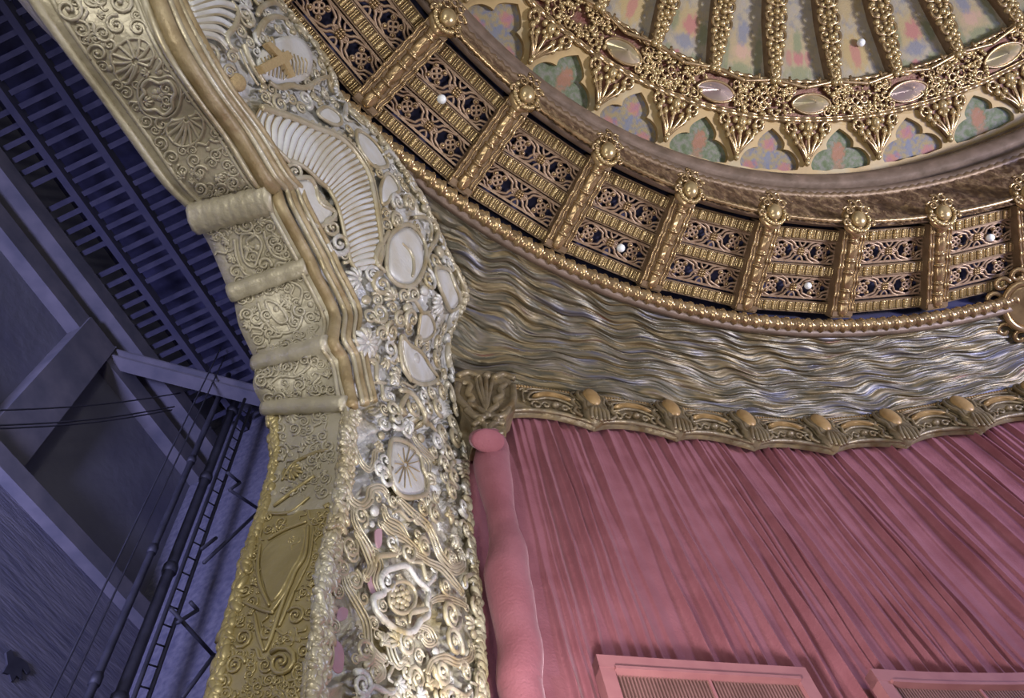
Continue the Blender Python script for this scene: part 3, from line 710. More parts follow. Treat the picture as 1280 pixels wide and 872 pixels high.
# ------------------------------------------------------------------ rose drapery on the side wall
CT0, CT1 = .9, TIPS[11]
NS = 1900; rng = np.random.RandomState(11)
sv = np.linspace(CT0, CT1, NS); hv = np.concatenate([np.linspace(9.2, 2.6, 54), [0, -1.58]])
SL = wall_hit(668, 640, 0)[0]
cent = []; s = SL
while s < CT1:
    cent.append(s); s += rng.choice([.10, .14, .19, .26, .34], p=[.25, .28, .22, .15, .10])
wd_ = rng.uniform(.018, .032, len(cent)); am_ = rng.uniform(.045, .10, len(cent)); drift = rng.uniform(-.04, .04, len(cent)); phs = rng.uniform(0, 6.28, len(cent))
D = np.zeros((len(hv), NS))
for i, h in enumerate(hv):
    q = (9.2 - h) / 6.6
    for c, wq, a, dr, p in zip(cent, wd_, am_, drift, phs):
        cc = c + dr * q + .007 * math.sin(h * 1.9 + p) + .004 * math.sin(h * 6 + p * 2); lo, hi = np.searchsorted(sv, (cc - 4 * wq, cc + 4 * wq))
        x = (sv[lo:hi] - cc) / wq * np.where(sv[lo:hi] < cc, 1.25, .5)
        D[i, lo:hi] = np.maximum(D[i, lo:hi], a * (.75 + .4 * math.sin(h * 1.3 + p * 3)) * np.exp(-np.abs(x) ** 1.5))
    D[i] += .012 * np.sin(sv * 5 + h * .2) + .003 * np.sin(sv * 13 + h * .7) + .003 * np.sin(sv * 47 - h * .8)
W0 = [wall(s, -.13) for s in sv]; W1 = [wall(s, .87) for s in sv]
rows = [[Vector((a.x + (b.x - a.x) * d, a.y + (b.y - a.y) * d, EYE.z + h)) for a, b, d in zip(W0, W1, D[i])] for i, h in enumerate(hv)]
mb = MB(); mb.grid(rows)
mb.grid([[wall3(s, 9.2, -.20), wall3(s, -1.58, -.20)] for s in sv[::20]])
tag(mb.build('gathered_drapery', M['velvet']), 'long rose pink wall drapery gathered in slanting pleats below the valance', 'curtain')
slab('wall_side', [wall3(.2, -1.6, -.3), wall3(_ax[24 * 5], -1.6, -.3), wall3(_ax[24 * 5], 9.6, -.3), wall3(.2, 9.6, -.3)], M['vent'], (.5, -.86, 0), .2)
# bolster: rolled velvet column with a flat front disc
mb = MB()
bp = [(612, 562, 20), (614, 580, 23), (616, 605, 22), (623, 637, 18), (630, 665, 19), (632, 690, 24), (632, 718, 28), (637, 750, 28), (643, 785, 26), (648, 815, 27), (649, 850, 27), (651, 890, 26)]
pts = []; rad = []
for u, v, r in bp:
    s, h = wall_hit(u, v, .22); p = wall3(s, h, .22); pts.append(p); rad.append((p - EYE).length / F * r)
up_ = pts[0] + Vector((0, 0, .22)); pts = [up_] + pts + [pts[-1] + Vector((0, 0, -1.5)), Vector((pts[-1].x, pts[-1].y, .02))]; rad = [rad[0] * .8] + rad + [rad[-1]] * 2
pc = catmull(pts, 6); rc = np.interp(np.linspace(0, len(rad) - 1, len(pc)), range(len(rad)), rad)
bol = empty('velvet_bolster', (pts[-1].x, pts[-1].y, 0)); tag(bol, 'wavy rolled rose velvet column hanging below the carved bracket beside the arch', 'bolster')
mb.tube(pc, rc, 20); world_part(mb, 'roll', M['velvet'], bol)
s, h = wall_hit(608, 551, .5); cdir = (EYE - wall3(s, h, .5)); cdir.z = -abs(cdir.z) * .6; cdir.normalize()
mb = MB(); X = (wall3(s + .1, 0) - wall3(s - .1, 0)).normalized(); Zc = (X.cross(Vector((0, 0, 1)))); Zc = (-Zc if Zc.y > 0 else Zc); Zc = (Zc * .5 - Vector((0, 0, 1)) * .85).normalized(); Yc = Zc.cross(X)
c0 = wall3(s, h, .5)
mb.grid([[c0 + X * (r * .185 * math.cos(a)) + Yc * (r * .13 * math.sin(a)) + Zc * z for a in np.linspace(0, 2 * PI, 32, endpoint=False)] for r, z in ((.95, -.25), (1, -.06), (1.04, -.02), (1, .02), (.93, .03), (.5, .045), (.02, .05))], False, True)
world_part(mb, 'end_cap', M['velvet'], bol)
# carved bracket above the bolster
def wpx(u, v, off): s, h = wall_hit(u, v, off); return wall3(s, h, off)
br = empty('carved_bracket', wpx(604, 540, .3)); tag(br, 'carved olive gold leaf bracket at the left end of the valance above the velvet bolster', 'bracket')
o1, o2 = .34, .02
outl = [(566, 474), (580, 462), (606, 464), (632, 470), (642, 484), (641, 512), (632, 522), (629, 545), (612, 548), (590, 547), (588, 530), (574, 516), (566, 495)]
mb = MB(); fr = [wpx(u, v, o1) for u, v in outl]; bk = [wpx(u, v, o1) + (wall3(3, 0, o2) - wall3(3, 0, o1)) for u, v in outl]
mb.grid([bk, fr], False, True); b = len(mb.v); mb.v += [tuple(p) for p in fr]; mb.f.append(tuple(range(b, b + len(fr)))); mb.mi.append(0)
world_part(mb, 'block', M['olive'], br, smooth=False)
bn = (wall3(2.0, 0, 1) - wall3(2.0, 0, 0)).normalized(); mb = MB()
def bs(px, r, off=.36): 
    p = catmull([wpx(u, v, off) for u, v in px], 6); mb.tube(p, [r * (1 - .3 * abs(i / (len(p) - 1) - .4)) for i in range(len(p))], 7)
for px, r in ([(576, 478), (584, 482), (582, 492), (590, 498), (586, 505), (596, 510), (606, 519)], .045), ([(632, 480), (624, 486), (626, 494), (618, 500), (620, 507), (612, 513), (606, 519)], .045), ([(599, 470), (600, 490), (606, 515)], .03), ([(606, 468), (606, 490), (606, 515)], .035), ([(613, 470), (611, 490), (606, 515)], .03), ([(592, 472), (594, 490), (604, 515)], .025), \
        ([(582, 512), (590, 522), (602, 522), (606, 518)], .05), ([(632, 512), (624, 521), (612, 522), (606, 518)], .05), ([(587, 532), (596, 528), (606, 535), (600, 543), (592, 542)], .04), ([(629, 530), (620, 528), (609, 535), (613, 543), (624, 542)], .04), ([(572, 480), (570, 495), (578, 508), (588, 516)], .05), ([(640, 482), (639, 500), (634, 510), (626, 516)], .05), ([(570, 470), (582, 466), (596, 472)], .05), ([(640, 474), (628, 468), (616, 472)], .05), ([(590, 525), (604, 531), (626, 525)], .03): bs(px, r)
for u, v in ((606, 470), (606, 520), (597, 526), (616, 526)): mb.ball(wpx(u, v, .37), .06)
world_part(mb, 'leaf', M['olive'], br)
# ventilation grilles in the drapery
def make_vent(u0, v0, u1, v1, label):
    s0, ht = wall_hit(u0, v0, .12); s1, h1 = wall_hit(u1, v1, .12); top = (ht + h1) / 2; bot = top - 1.15
    root = empty('vent_panel', wall3((s0 + s1) / 2, bot, .12)); tag(root, label, 'vent', 'rose painted vents below the drapery')
    def board(sa, sb, ha, hb, o0, o1):
        n = 6; mb = MB(); mb.grid([[wall3(sa + (sb - sa) * i / n, hh, oo) for hh, oo in ((ha, o0), (ha, o1), (hb, o1), (hb, o0))] for i in range(n + 1)], False, True)
        mb.f += [(3, 2, 1, 0), tuple(range(4 * n, 4 * n + 4))]; mb.mi += [0, 0]; return mb
    fw_ = .13
    for nm, a in (('top_rail', (s0, s1, top - fw_, top, .0, .13)), ('bottom_rail', (s0, s1, bot, bot + fw_, .0, .13)), ('stile', (s0, s0 + fw_, bot, top, 0, .128)), ('stile', (s1 - fw_, s1, bot, top, 0, .128)), ('bead', (s0 + fw_, s1 - fw_, top - fw_ - .03, top - fw_, .02, .16)), ('mullion', ((s0 + s1) / 2 - .012, (s0 + s1) / 2 + .012, bot, top - fw_, .02, .10))):
        world_part(board(*a), nm, M['vent'], root, smooth=False)
    mb = MB(); x = s0 + fw_ + .015
    while x < s1 - fw_ - .02:
        mb.grid([[wall3(x + dx, hh, oo) for dx, oo in ((0, .03), (0, .085), (.014, .085), (.014, .03))] for hh in (bot + fw_, top - fw_)], False, True); x += .032
    world_part(mb, 'louvre', M['ventdark'], root, smooth=False)
    world_part(board(s0 + fw_, s1 - fw_, bot + fw_, top - fw_, .0, .028), 'backing', M['ventdark'], root, smooth=False)
make_vent(742, 822, 1000, 834, 'rose painted vent grille with dark louvres at the foot of the drapery, left one')
make_vent(1085, 840, 1330, 838, 'rose painted vent frame at the foot of the drapery in the right corner')
# scroll cartouche at the right edge of the drum foot
cc = at_h(1281, 382, .985); ct = empty('scroll_cartouche', cc); tag(ct, 'round gilt scroll cartouche at the foot of the drum, cut by the right edge', 'cartouche')
rz = (EYE - cc).normalized(); rz = (rz - Vector((0, 0, .6))).normalized(); rx = Vector((1, 0, 0)); rx = (rx - rz * rx.dot(rz)).normalized(); ry = rz.cross(rx)
mb = MB(); mb.poly([cc + rx * .30 * math.cos(a) + ry * .38 * math.sin(a) for a in np.linspace(0, 2 * PI, 24, endpoint=False)], rz, .1, .2); world_part(mb, 'shield', M['bronze'], ct)
mb = MB(); mb.tube([cc + rx * .30 * math.cos(a) + ry * .38 * math.sin(a) + rz * .08 for a in np.linspace(0, 2 * PI, 33)], .055, 7)
for k in range(7):
    a = 1.6 + k * .55; c = cc + rx * .45 * math.cos(a) + ry * .5 * math.sin(a)
    mb.tube([c + (rx * math.cos(t) + ry * math.sin(t)) * .12 * (1 - t / 9) + rz * .04 for t in np.linspace(0, 6, 14)], .04, 6)
world_part(mb, 'scroll', M['bronze'], ct)
# ------------------------------------------------------------------ proscenium arch
INN = [(150, -120), (190, 0), (215, 60), (250, 115), (290, 170), (322, 222), (338, 240), (346, 262), (365, 298), (381, 328), (388, 345), (402, 372), (413, 400), (410, 430), (422, 450), (428, 480), (434, 515), (431, 550), (430, 580), (425, 620), (412, 680), (405, 720), (398, 780), (392, 850), (388, 900)]
LEF = [(-30, -110), (38, 0), (85, 65), (128, 122), (168, 178), (205, 228), (238, 262), (252, 290), (264, 312), (285, 362), (292, 375), (298, 405), (310, 432), (321, 456), (316, 480), (326, 503), (334, 515), (339, 550), (338, 580), (327, 630), (310, 680), (297, 725), (282, 785), (265, 852), (252, 905)]
OUT = [(270, -110, .95), (350, 0, .95), (408, 75, .95), (428, 125, .95), (470, 165, .955), (506, 213, .955), (520, 235, .955), (530, 250, .955), (545, 282, .955), (552, 300, .955), (562, 320, .953), (576, 345, .95), (584, 370, .95), (572, 395, .947), (562, 420, .943), (562, 450, .935), (571, 485, .92), (577, 520, 0), (582, 560, 0), (585, 610, 0), (591, 680, 0), (597, 725, 0), (602, 785, 0), (605, 852, 0), (608, 905, 0)]
A = [on_plane(u, v) for u, v in INN]; B = [on_plane(u, v, .65) for u, v in LEF]
C = [at_h(u, v, H) if H else on_plane(u, v) for u, v, H in OUT]
NSUB = 8
A, B, C = [catmull(L, NSUB) for L in (A, B, C)]
for L in (A, B, C): q = L[-1].copy(); q.z = 0.0; L.append(q)
NA = len(A)
def face_pt(i, v, off=0.0):
    p = A[i].lerp(C[i], v); n = FN[i]; return p + n * (.16 * math.sin(PI * v) * FB[i] + off)
FN = []; FB = []
for i in range(NA):
    t = A[min(i + 1, NA - 1)] - A[max(i - 1, 0)]; n = t.cross(C[i] - A[i])
    n.normalize(); 
    if n.dot(EYE - A[i]) < 0: n = -n
    FN.append(n); FB.append(1.0 if i < 17 * NSUB else .25)
FN = [(sum((FN[max(0, min(NA - 1, i + d))] for d in range(-6, 7)), Vector())).normalized() for i in range(NA)]
def soff_pt(i, v, off=0.0):    # v 0 stage edge, 1 face edge
    return B[i].lerp(A[i], v) + SN[i] * off
SN = []
for i in range(NA):
    t = A[min(i + 1, NA - 1)] - A[max(i - 1, 0)]; n = t.cross(A[i] - B[i]); n.normalize()
    if n.dot(EYE - A[i]) < 0: n = -n
    SN.append(n)
VF = [j / 16 for j in range(17)]
arch = empty('proscenium_arch', (A[-1].x, A[-1].y, 0)); tag(arch, 'tall silver and gold plaster proscenium arch crusted with scrollwork, beside the dark stage', 'proscenium arch')
mf = MB(); mf.grid([[face_pt(i, v) for v in VF] + [C[i] - PN * .25 + Vector((0, 0, .12))] for i in range(NA)])
from mathutils import noise
mg = MB(); rows = []
for i in range(NA - 2):
    for q in range(4):
        f = q / 4; r = []
        for j in range(73):
            v = j / 72; p = face_pt(i, v).lerp(face_pt(i + 1, v), f); k = (p * 2.6); k += Vector((math.sin(k.z * 1.7), math.sin(k.y * 2.1 + k.z), math.sin(k.x * 1.9))) * .5
            d_ = (1 - abs(noise.noise(k * 1.5)) * 2.2) * .075 + noise.noise(k * 4.1) * .04 - .11
            r.append(p + FN[i] * d_ * min(1, (1 - v) * 12, v * 10))
        rows.append(r + [C[i].lerp(C[i + 1], f) - PN * .25 + Vector((0, 0, .12))])
rows.append([face_pt(NA - 1, j / 72) for j in range(73)] + [C[NA - 1] - PN * .25])
mg.grid(rows[:19 * NSUB * 4 + 1]); world_part(mg, 'face_ground', M['silver'], arch)
mg = MB(); mg.grid(rows[19 * NSUB * 4:]); world_part(mg, 'pier_ground', M['silverold'], arch)
ms = MB(); ms.grid([[B[i] - PN * .05 + Vector((0, 0, 0)) - SN[i] * .2, *[soff_pt(i, v) for v in np.linspace(0, 1, 9)]] for i in range(NA)])
IM = 12 * NSUB + 6
def cut(i0, i1, name, mm):
    m_ = MB(); m_.grid([[B[i] - SN[i] * .25, *[soff_pt(i, v) for v in np.linspace(0, 1, 9)]] for i in range(i0, i1 + 1)]); return world_part(m_, name, mm, arch)
I1, I2 = 6 * NSUB, 19 * NSUB + 2
cut(0, I1, 'upper_soffit', M['soffit']); cut(I1, I2, 'scalloped_soffit', M['soffit']); cut(I2, NA - 1, 'pier_soffit', M['soffitgold'])
BF = BVHTree.FromPolygons([Vector(p) for p in mf.v], mf.f); BS = BVHTree.FromPolygons([Vector(p) for p in ms.v], ms.f)
def hit(bv, u, v):
    r = ray(u, v); p, n, i, d = bv.ray_cast(EYE, r)
    if p is None: return None
    if n.dot(r) > 0: n = -n
    return p, n
OCC = np.zeros((240, 335), bool)         # small cells already carrying authored ornament
def occ(u, v, r):
    a, b = max(0, int((v - r) / 4)), max(0, int((v + r) / 4) + 1); c, d = max(0, int((u - r) / 4)), max(0, int((u + r) / 4) + 1)
    OCC[a:b, c:d] = True
def stroke(mb, bv, px, r, lift=.3, taper=0.0, n=6, sub=6, closed=False, mark=True, flatk=.8):
    P_, N_ = [], []
    for u, v in cat2(px, sub, closed):
        h = hit(bv, u, v)
        if h is None: continue
        d = (h[0] - EYE).length / F
        P_.append(h[0] + h[1] * (r * d * lift)); N_.append(h[1])
        if mark: occ(u, v, r)
    if len(P_) < 3: return
    k = len(P_); d = (P_[k // 2] - EYE).length / F
    rad = [r * d * (1 - taper * abs(2 * i / (k - 1) - 1) ** 2) for i in range(k)]
    mb.tube(P_, rad, n, closed, flat=N_, flatk=flatk)
def strap(mb, bv, px, r, volute=True):
    c = cat2(px, 6); k = len(c); L1, L2 = [], []
    for i in range(k):
        du, dv = c[min(i + 1, k - 1)][0] - c[max(i - 1, 0)][0], c[min(i + 1, k - 1)][1] - c[max(i - 1, 0)][1]; q = math.hypot(du, dv) or 1
        f = .55 + .45 * math.sin(PI * i / (k - 1)); L1.append((c[i][0] - dv / q * r * f, c[i][1] + du / q * r * f)); L2.append((c[i][0] + dv / q * r * f, c[i][1] - du / q * r * f))
    stroke(mb, bv, px, r * .62, .75, .3, flatk=.7)
    stroke(mb, bv, L1[::3] + [L1[-1]], r * .42, 1.2, .3); stroke(mb, bv, L2[::3] + [L2[-1]], r * .42, 1.2, .3)
    if volute:
        g = np.random.RandomState(int(px[0][0] * 7 + px[0][1]) % 9999)
        for e in (px[0], px[-1]): spiral(mb, bv, e[0], e[1], r * g.uniform(1.5, 2.1), g.uniform(0, 6), g.choice([-1, 1]), 1.5, .22)
def local(bv, u, v):
    h = hit(bv, u, v)
    if h is None: return None
    p, n = h; d = (p - EYE).length / F; w_ = (EYE - p).normalized(); c = max(.3, n.dot(w_)); t = w_ - n * n.dot(w_); t.normalize()
    return p, n, n.cross(t), t * min(1.75, 1 / c), d
def spiral(mb, bv, u, v, R, a0, sg=1, turns=1.5, thick=.26, mark=True, bud=True):
    L = local(bv, u, v)
    if L is None: return
    p, n, X, Y, d = L; pts = []; rad = []
    for i in range(17):
        t = i / 16; a = a0 + sg * t * turns * 2 * PI; r = R * d * (1 - .78 * t)
        pts.append(p + X * r * math.cos(a) + Y * r * math.sin(a) + n * (R * d * (.12 + .12 * t))); rad.append(R * d * thick * (1.05 - .55 * t))
    mb.tube(pts, rad, 6, flat=n, flatk=.85)
    if bud: mb.ball(p + n * R * d * .2, R * d * .2, None, 7, 5)
    if mark: occ(u, v, R)
def fan(mb, bv, u, v, R, a0, spread=2.4, k=6, thick=.13, mark=True):
    L = local(bv, u, v)
    if L is None: return
    p, n, X, Y, d = L
    for i in range(k):
        a = a0 + spread * (i / (k - 1) - .5); D_ = X * math.cos(a) + Y * math.sin(a); l = R * d * (1 - .25 * abs(2 * i / (k - 1) - 1))
        mb.tube([p + D_ * l * t + n * (R * d * .22 * math.sin(.3 + 2.6 * t)) for t in (.08, .3, .55, .8, 1)], [R * d * thick * q for q in (.5, .85, 1.15, 1.2, .55)], 6)
    mb.ball(p + n * R * d * .12, R * d * .2, None, 7, 5)
    if mark: occ(u, v, R * .8)
def boss(mb, bv, u, v, R, sx=1, sy=1, hgt=.6, mark=True):
    L = local(bv, u, v)
    if L is None: return
    p, n, X, Y, d = L; mb.ball(p, (R * d * sx, R * d * sy, R * d * hgt), (X, Y, n), 14, 9)
    if mark: occ(u, v, R)
def plate(mb, bv, px, thick, bevel=.12, sub=4, mark=True):
    o = []; ns = Vector()
    for u, v in cat2(px, sub, True):
        h = hit(bv, u, v)
        if h: o.append(h[0]); ns += h[1]
    d = (o[0] - EYE).length / F; mb.poly(o, ns.normalized(), thick * d, bevel)
    if mark:
        us_ = [q[0] for q in px]; vs_ = [q[1] for q in px]; cu, cv = sum(us_) / len(px), sum(vs_) / len(px)
        for t in (0, .35, .7, 1):
            for u, v in px: occ(cu + (u - cu) * t, cv + (v - cv) * t, 6)
exec_later = []
# mouldings along the inner edge of the face
I3 = 16 * NSUB
for nm, vv, off, r, m_ in (('edge_moulding', .012, .02, .062, 'giltedge'), ('edge_moulding', .045, .05, .026, 'gilt'), ('edge_moulding', .075, .02, .050, 'giltedge'), ('edge_moulding', .105, .03, .024, 'gilt'), ('edge_moulding', .135, .01, .036, 'giltedge'), ('edge_moulding', -.012, -.03, .022, 'gilt')):
    mb = MB(); k0, k1 = 0, I3
    mb.tube([face_pt(i, vv * .8, off) for i in range(k0, k1)], [r * (1.0 if i < 6 * NSUB else .8) for i in range(k0, k1)], 8); world_part(mb, nm, M[m_], arch)
for i in range(0, I3):
    h = face_pt(i, .06); c = FWD.dot(h - EYE); occ(CX + F * RT.dot(h - EYE) / c, CY + F * DN.dot(h - EYE) / c, 9)
# leaf-and-rope edges of the pier
mb = MB(); mg = MB(); me_ = MB()
def leafb(m_, p, n, r):
    a = RS.uniform(0, 6); X = (PD * math.cos(a) + Vector((0, 0, 1)) * math.sin(a)); X = (X - n * X.dot(n)).normalized(); Y = n.cross(X)
    m_.ball(p, (r * RS.uniform(.9, 1.7), r * RS.uniform(.5, .8), r * .8), (X, Y, n), 8, 5)
for i in range(I3, NA - 2):
    for q in range(5):
        f = RS.rand(); j = i + 1
        leafb(mb, face_pt(i, RS.uniform(-.01, .045)).lerp(face_pt(j, RS.uniform(-.01, .045)), f), FN[i], RS.uniform(.022, .042))
        leafb(mg, face_pt(i, RS.uniform(.94, 1.0)).lerp(face_pt(j, RS.uniform(.94, 1.0)), f), FN[i], RS.uniform(.035, .065))
        leafb(me_, soff_pt(i, RS.uniform(.0, .10)).lerp(soff_pt(j, RS.uniform(.0, .10)), f), SN[i], RS.uniform(.028, .05))
        leafb(mb, soff_pt(i, RS.uniform(.93, 1.0)).lerp(soff_pt(j, RS.uniform(.93, 1.0)), f), SN[i], RS.uniform(.02, .036))
for i in range(0, I3):
    for q in range(3): leafb(mg, face_pt(i, RS.uniform(.95, 1.0)).lerp(face_pt(i + 1, RS.uniform(.95, 1.0)), RS.rand()), FN[i], RS.uniform(.035, .06))
world_part(me_, 'stage_edge', M['soffitgold'], arch)['kind'] = 'stuff'
world_part(mb, 'leaf_edge', M['gilt'], arch)['kind'] = 'stuff'; world_part(mg, 'outer_edge', M['gilt'], arch)['kind'] = 'stuff'
# authored ornament: X(crop points) puts a drawing of one stretch of plaster onto the arch
def X_(pts, ox, oy, k): return [(ox + a / k, oy + b / k) for a, b in pts]
GO, WH, SG = MB(), MB(), MB()            # gilt scrollwork, white strapwork, stippled discs
# cove beside the edge moulding stays plain near the top
for i in range(0, 6 * NSUB):
    for v in (.16, .22):
        h = face_pt(i, v) - EYE; c = FWD.dot(h); occ(CX + F * RT.dot(h) / c, CY + F * DN.dot(h) / c, 7)
# shell fan at the top left
SH = MB(); SHG = MB()
for k in range(9):
    t = k / 8; a = (231 + 13 * t, -14 + 56 * t); b = (306 - 24 * t, -40 + 98 * t)
    mid = ((a[0] + b[0]) / 2 + 6, (a[1] + b[1]) / 2 - 10 + 6 * t)
    stroke(SH, BF, [a, mid, b], 4.6, .1); stroke(SHG, BF, [(a[0], a[1] + 4), (mid[0], mid[1] + 5), (b[0], b[1] + 6)], 1.6, 1.6)
o = world_part(SH, 'shell_fan', M['silverwhite'], arch); world_part(SHG, 'rib_line', M['gilt'], o)
stroke(GO, BF, [(226, -20), (231, 8), (236, 26), (246, 44), (252, 47)], 4); boss(GO, BF, 250, 50, 8)
spiral(GO, BF, 262, 70, 14, .5, 1); 
# cross medallion
MD = MB(); plate(MD, BF, [(322, 74), (330, 59), (346, 48), (368, 46), (384, 58), (389, 78), (382, 98), (362, 105), (340, 103), (328, 92)], 4, .2)
med = world_part(MD, 'cross_medallion', M['silverwhite'], arch)
L = local(BF, 354, 76); p, n, XX, YY, d = L
cr_ = X_([(330, 515), (465, 440), (380, 345), (405, 325), (505, 415), (545, 398), (585, 450), (555, 480), (605, 598), (575, 608), (515, 500), (365, 575)], 270, 0, 6.23)
pl_ = [];
for u, v in cr_:
    r = ray(u, v); t = (p + n * 5.0 * d - EYE).dot(n) / r.dot(n); pl_.append(EYE + r * t)
MC = MB(); MC.grid([[q - n * .03 for q in pl_], [q + n * .022 for q in pl_]], False, True)
tr_ = tessellate_polygon([[Vector((u, v, 0)) for u, v in cr_]]); MC.add([q + n * .022 for q in pl_], tr_)
o = world_part(MC, 'cross', M['sandgold'], med, smooth=False); o['label'] = 'flat gold cross'
HB = MB()
for k in range(13):
    u0 = 326 + k * 4.6; q0, q1 = [], []
    L_ = []
    for (u, v) in ((u0, 62 + 2 * abs(k - 6) * .9), (u0 + 3, 78), (u0 + 1, 99 - abs(k - 6) * 1.4)):
        r = ray(u, v); t = (p + n * 4.2 * d - EYE).dot(n) / r.dot(n); L_.append(EYE + r * t)
    HB.tube(L_, .0075, 4)
world_part(HB, 'engraved_line', M['giltedge'], med)
WR = MB()
stroke(WR, BF, [(303, 58), (309, 74), (318, 90), (327, 104)], 4.5, .6); stroke(WR, BF, [(299, 62), (305, 78), (314, 95), (322, 107)], 2, .6)
for a in (X_([(110, 20), (160, 110), (130, 220), (75, 290), (100, 370), (150, 400)], 270, 0, 6.23), X_([(310, 130), (340, 70), (430, 30), (500, 70)], 270, 0, 6.23), X_([(340, 250), (370, 180), (450, 140), (540, 160)], 270, 0, 6.23), X_([(300, 300), (330, 220), (380, 150)], 270, 0, 6.23), X_([(470, 690), (560, 670), (680, 690), (790, 620), (870, 600)], 270, 0, 6.23), X_([(400, 640), (450, 680), (520, 690), (600, 660)], 270, 0, 6.23)): stroke(WR, BF, a, 3.6, .7, .3)
for u, v, R in ((299, 40, 9), (311, 54, 7), (352, 11, 8), (360, 33, 10), (346, 36, 7), (378, 43, 9), (391, 55, 9), (399, 68, 9), (400, 82, 9), (394, 95, 9), (384, 107, 9), (412, 104, 10), (404, 116, 9), (338, 112, 8), (290, 72, 8), (286, 90, 8)): spiral(WR, BF, u, v, R, RS.uniform(0, 6), RS.choice([-1, 1]))
for u, v in ((385, 36), (396, 47), (403, 58), (407, 75), (404, 92), (372, 34), (330, 108), (352, 108)): boss(WR, BF, u, v, 4.5)
world_part(WR, 'wreath', M['gilt'], med)
boss(SG, BF, 297, 103, 10.5, hgt=.5)
# long fluted shell
fo = X_([(20, 80), (110, 110), (250, 160), (380, 215), (500, 260), (590, 330), (660, 420), (710, 510), (735, 600), (755, 700), (770, 800), (785, 900), (790, 1010), (760, 1120)], 320, 120, 5.13)
fi = X_([(20, 300), (90, 350), (160, 400), (250, 430), (330, 480), (390, 540), (450, 590), (490, 650), (520, 720), (540, 790), (560, 880), (580, 980), (600, 1060), (640, 1130)], 320, 120, 5.13)
fo, fi = cat2(fo, 4), cat2(fi, 4); NF = 34; FL, FG = MB(), MB()
def pick(L, t): x = t * (len(L) - 1); i = min(int(x), len(L) - 2); f = x - i; return (L[i][0] + (L[i + 1][0] - L[i][0]) * f, L[i][1] + (L[i + 1][1] - L[i][1]) * f)
for k in range(NF):
    t = (k + .5) / NF; a, b = pick(fo, t), pick(fi, t); bend = 6 * (1 - t)
    m1 = (a[0] * .65 + b[0] * .35 - bend, a[1] * .65 + b[1] * .35 - 2); m2 = (a[0] * .3 + b[0] * .7 - bend * .6, a[1] * .3 + b[1] * .7 - 2)
    g = math.hypot(pick(fo, (k + 1) / NF)[0] - pick(fo, k / NF)[0], pick(fo, (k + 1) / NF)[1] - pick(fo, k / NF)[1])
    stroke(FL, BF, [a, m1, m2, b], max(2.6, g * .47), .15, .35)
    t2 = k / NF; a, b = pick(fo, t2), pick(fi, t2)
    stroke(FG, BF, [a, (a[0] * .65 + b[0] * .35 - bend, a[1] * .65 + b[1] * .35 - 2), (a[0] * .3 + b[0] * .7 - bend * .6, a[1] * .3 + b[1] * .7 - 2), b], 1.1, 1.5)
o = world_part(FL, 'fluted_shell', M['silverwhite'], arch); world_part(FG, 'rib_line', M['giltedge'], o)
stroke(GO, BF, fo[::3], 3.8, .8); stroke(GO, BF, [(u + 5, v - 3) for u, v in fo[::3]], 1.8, .8)
stroke(GO, BF, fi[::3], 3.2, .5)
for t in np.linspace(.2, .55, 14): u, v = pick(fo, t); boss(GO, BF, u + 7, v - 5, 3)
# cartouches: outline plates with frames and a scroll or two
CT = []
def cartouche(px, name='cartouche', frame=3.2, mm='silverwhite', thick=2.2, fm='gilt', bv=None):
    bv = bv or BF; a = MB(); plate(a, bv, px, thick, .15); o = world_part(a, name, M[mm], arch)
    b = MB(); c = (sum(q[0] for q in px) / len(px), sum(q[1] for q in px) / len(px))
    stroke(b, bv, [(c[0] + (u - c[0]) * 1.13, c[1] + (v - c[1]) * 1.1) for u, v in px], frame, .6, 0, closed=True)
    world_part(b, 'rim', M[fm], o); return o
c3 = lambda P: X_(P, 320, 120, 5.13)
cartouche(c3([(235, 560), (330, 540), (370, 590), (400, 690), (480, 740), (460, 790), (390, 825), (330, 790), (290, 740), (250, 660)]))
for t in np.linspace(0, 1, 11): boss(GO, BF, 386 + 29 * t, 226 + 36 * t + 3 * math.sin(t * 3), 4.2)
spiral(GO, BF, 367, 216, 11, 2, 1); spiral(GO, BF, 414, 285, 12, 4, -1); spiral(GO, BF, 356, 228, 7, 1, 1)
cartouche(c3([(400, 110), (450, 80), (520, 125), (535, 170), (500, 185), (430, 150)]), frame=2.4)
cartouche(c3([(650, 240), (700, 260), (770, 330), (825, 430), (790, 455), (740, 440), (690, 380), (655, 310)]), frame=2.8)
cartouche(c3([(800, 590), (830, 510), (870, 530), (905, 605), (860, 640), (835, 680), (805, 680)]), frame=2.4)
for u, v, R in ((435, 163, 8), (472, 216, 9), (511, 255, 12), (493, 275, 9), (482, 268, 8), (334, 137, 9), (312, 148, 10), (349, 131, 11), (364, 124, 8), (376, 136, 8), (330, 122, 8)): spiral(GO, BF, u, v, R, RS.uniform(0, 6), RS.choice([-1, 1]))
stroke(GO, BF, [(322, 166), (330, 178), (345, 190), (360, 204)], 4.5, .6, .3)
c4 = lambda P: X_(P, 420, 260, 4.844)
cartouche(c4([(375, 140), (430, 120), (485, 165), (520, 240), (520, 330), (495, 400), (450, 455), (375, 450), (318, 385), (312, 280), (325, 190)]), 'oval_cartouche', 3.4)
stroke(GO, BF, c4([(390, 220), (430, 260), (455, 310), (460, 380), (450, 420)]), 2.6, 1.2, .5)
stroke(GO, BF, c4([(310, 140), (275, 200), (240, 260), (232, 330), (285, 390)]), 4.2, .7, .3); stroke(GO, BF, c4([(545, 60), (600, 105), (600, 180), (570, 235), (545, 300), (570, 400)]), 3.4, .7, .3)
stroke(GO, BF, c4([(470, 60), (530, 60), (570, 110), (565, 200)]), 2.6, .7)
